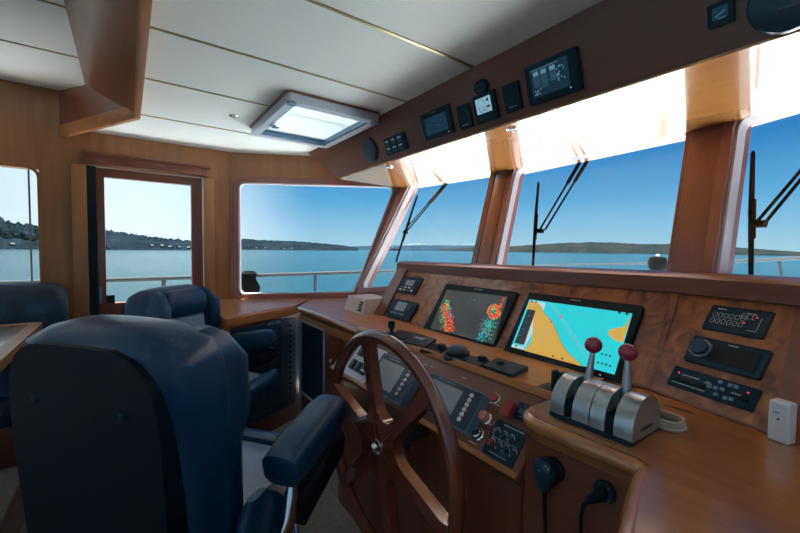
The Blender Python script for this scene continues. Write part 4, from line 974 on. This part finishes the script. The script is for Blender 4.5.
# shore houses
HOUSE = mat('house_wall', (.05,.057,.064), .8); ROOFM = mat('house_roof', (.02,.022,.025), .8)
hm = None
for k in range(16):
    x = 152+9*k+rg.uniform(-1,1) if k < 6 else (247+9*(k-6)+rg.uniform(-1,1) if k < 12 else 12+32*(k-12)); 
    D = 376 if (k < 6 or k >= 12) else 616
    d = fw + CR*((x-400)/F) + CU*((266.5-246)/F); hl = math.hypot(d.x,d.y); q = V((d.x/hl,d.y/hl,0))*D
    if hm is None:
        hm = empty('shore_house'); MB().box((0,0,1.2), (4.5,4,2.4)).build('wall', HOUSE, hm); MB().prism([(-2.5,0),(2.5,0),(0,1.4)], -2.1, 2.1, T=tr(0,0,2.4) @ rot(PI/2,'X')).build('roof', ROOFM, hm); o = hm
    else: o = copy_tree(hm)
    o.matrix_world = tr(q.x,q.y,SEA+.3+ (rg.uniform(0,2) )) @ rot(rg.uniform(0,3),'Z') @ Matrix.Scale(.6,4)
    tag(o, 'tiny pale house on the distant shoreline seen through the port door and windows', 'house', 'houses along the distant shore')
# ship
d = fw + CR*((395-400)/F); hl = math.hypot(d.x,d.y); q = V((d.x/hl,d.y/hl,0))*900
R = empty('cargo_ship', tr(q.x,q.y,SEA) @ rot(.9,'Z'), 'tiny red hulled ship on the horizon behind the port wiper', 'ship')
MB().hull([(-11,-2,0),(9,-2,0),(12,0,0),(9,2,0),(-11,2,0)], [(-11,-2.2,4),(10,-2.2,4),(14,0,4.4),(10,2.2,4),(-11,2.2,4)]).build('hull', mat('ship_red',(.5,.08,.06),.6), R)
MB().box((-7,0,6.5), (5,3.6,5), .2).build('bridge', HULL, R)

# ------------------------------------------------------------------ sky and sun
W = bpy.data.worlds.new('sky'); SC.world = W; W.use_nodes = True; nt = W.node_tree; nt.nodes.clear()
N = nt.nodes.new; L = nt.links.new
out = N('ShaderNodeOutputWorld'); bg_ = N('ShaderNodeBackground'); L(bg_.outputs[0], out.inputs[0])
tc = N('ShaderNodeTexCoord'); sx = N('ShaderNodeSeparateXYZ'); nrm = N('ShaderNodeVectorMath'); nrm.operation = 'NORMALIZE'
L(tc.outputs['Generated'], nrm.inputs[0]); L(nrm.outputs[0], sx.inputs[0])
def ramp(stops):
    r = N('ShaderNodeValToRGB'); e = r.color_ramp.elements
    while len(e) > 1: e.remove(e[0])
    e[0].position = stops[0][0]; e[0].color = (*lin(stops[0][1]), 1)
    for p_, c_ in stops[1:]: k = e.new(p_); k.color = (*lin(c_), 1)
    return r
fr = ramp([(0,(172,212,228)), (.04,(150,202,228)), (.12,(95,174,222)), (.22,(45,135,200)), (.34,(15,100,172)), (.6,(20,95,165)), (1,(40,105,170))])
sd_ = ramp([(0,(250,266,270)), (.06,(248,266,270)), (.18,(238,262,268)), (.35,(225,248,255)), (1,(150,195,228))])
L(sx.outputs[2], fr.inputs[0]); L(sx.outputs[2], sd_.inputs[0])
dt = N('ShaderNodeVectorMath'); dt.operation = 'DOT_PRODUCT'; a_ = math.radians(112)   # side of the sky: port, a little aft
dt.inputs[1].default_value = (-math.sin(a_), math.cos(a_), 0); L(nrm.outputs[0], dt.inputs[0])
mr = N('ShaderNodeMapRange'); mr.inputs[1].default_value = .70; mr.inputs[2].default_value = .93; mr.interpolation_type = 'SMOOTHSTEP'; L(dt.outputs['Value'], mr.inputs[0])
mx = N('ShaderNodeMix'); mx.data_type = 'RGBA'; L(mr.outputs[0], mx.inputs[0]); L(fr.outputs[0], mx.inputs[6]); L(sd_.outputs[0], mx.inputs[7])
# aft sky, behind the camera, is hazy and bright
mr2 = N('ShaderNodeMapRange'); mr2.inputs[1].default_value = .1; mr2.inputs[2].default_value = -.7; mr2.interpolation_type = 'SMOOTHSTEP'; L(sx.outputs[1], mr2.inputs[0])
mx2 = N('ShaderNodeMix'); mx2.data_type = 'RGBA'; L(mr2.outputs[0], mx2.inputs[0]); L(mx.outputs[2], mx2.inputs[6]); mx2.inputs[7].default_value = (.30,.42,.55,1)
L(mx2.outputs[2], bg_.inputs[0]); bg_.inputs[1].default_value = .77
sun = bpy.data.objects.new('sun', bpy.data.lights.new('sun', 'SUN')); COL.objects.link(sun)
sun.data.energy = 27; sun.data.angle = .01; sun.data.color = (1,.97,.92)
sdv = V((-.20,.05,1.2)).normalized(); sun.rotation_euler = sdv.to_track_quat('Z','Y').to_euler()

# ------------------------------------------------------------------ bring everything to metres
S = Matrix.Scale(G, 4)
bpy.context.view_layer.update()
for o in list(bpy.data.objects):
    if o.parent is None and o.type in ('MESH','EMPTY'): o.matrix_world = S @ o.matrix_world
vs = SC.view_settings; vs.view_transform = 'Standard'; vs.look = 'None'; vs.exposure = 0.42; vs.gamma = 1; vs.use_curve_mapping = False
SC.cycles.max_bounces = 8; SC.cycles.diffuse_bounces = 5
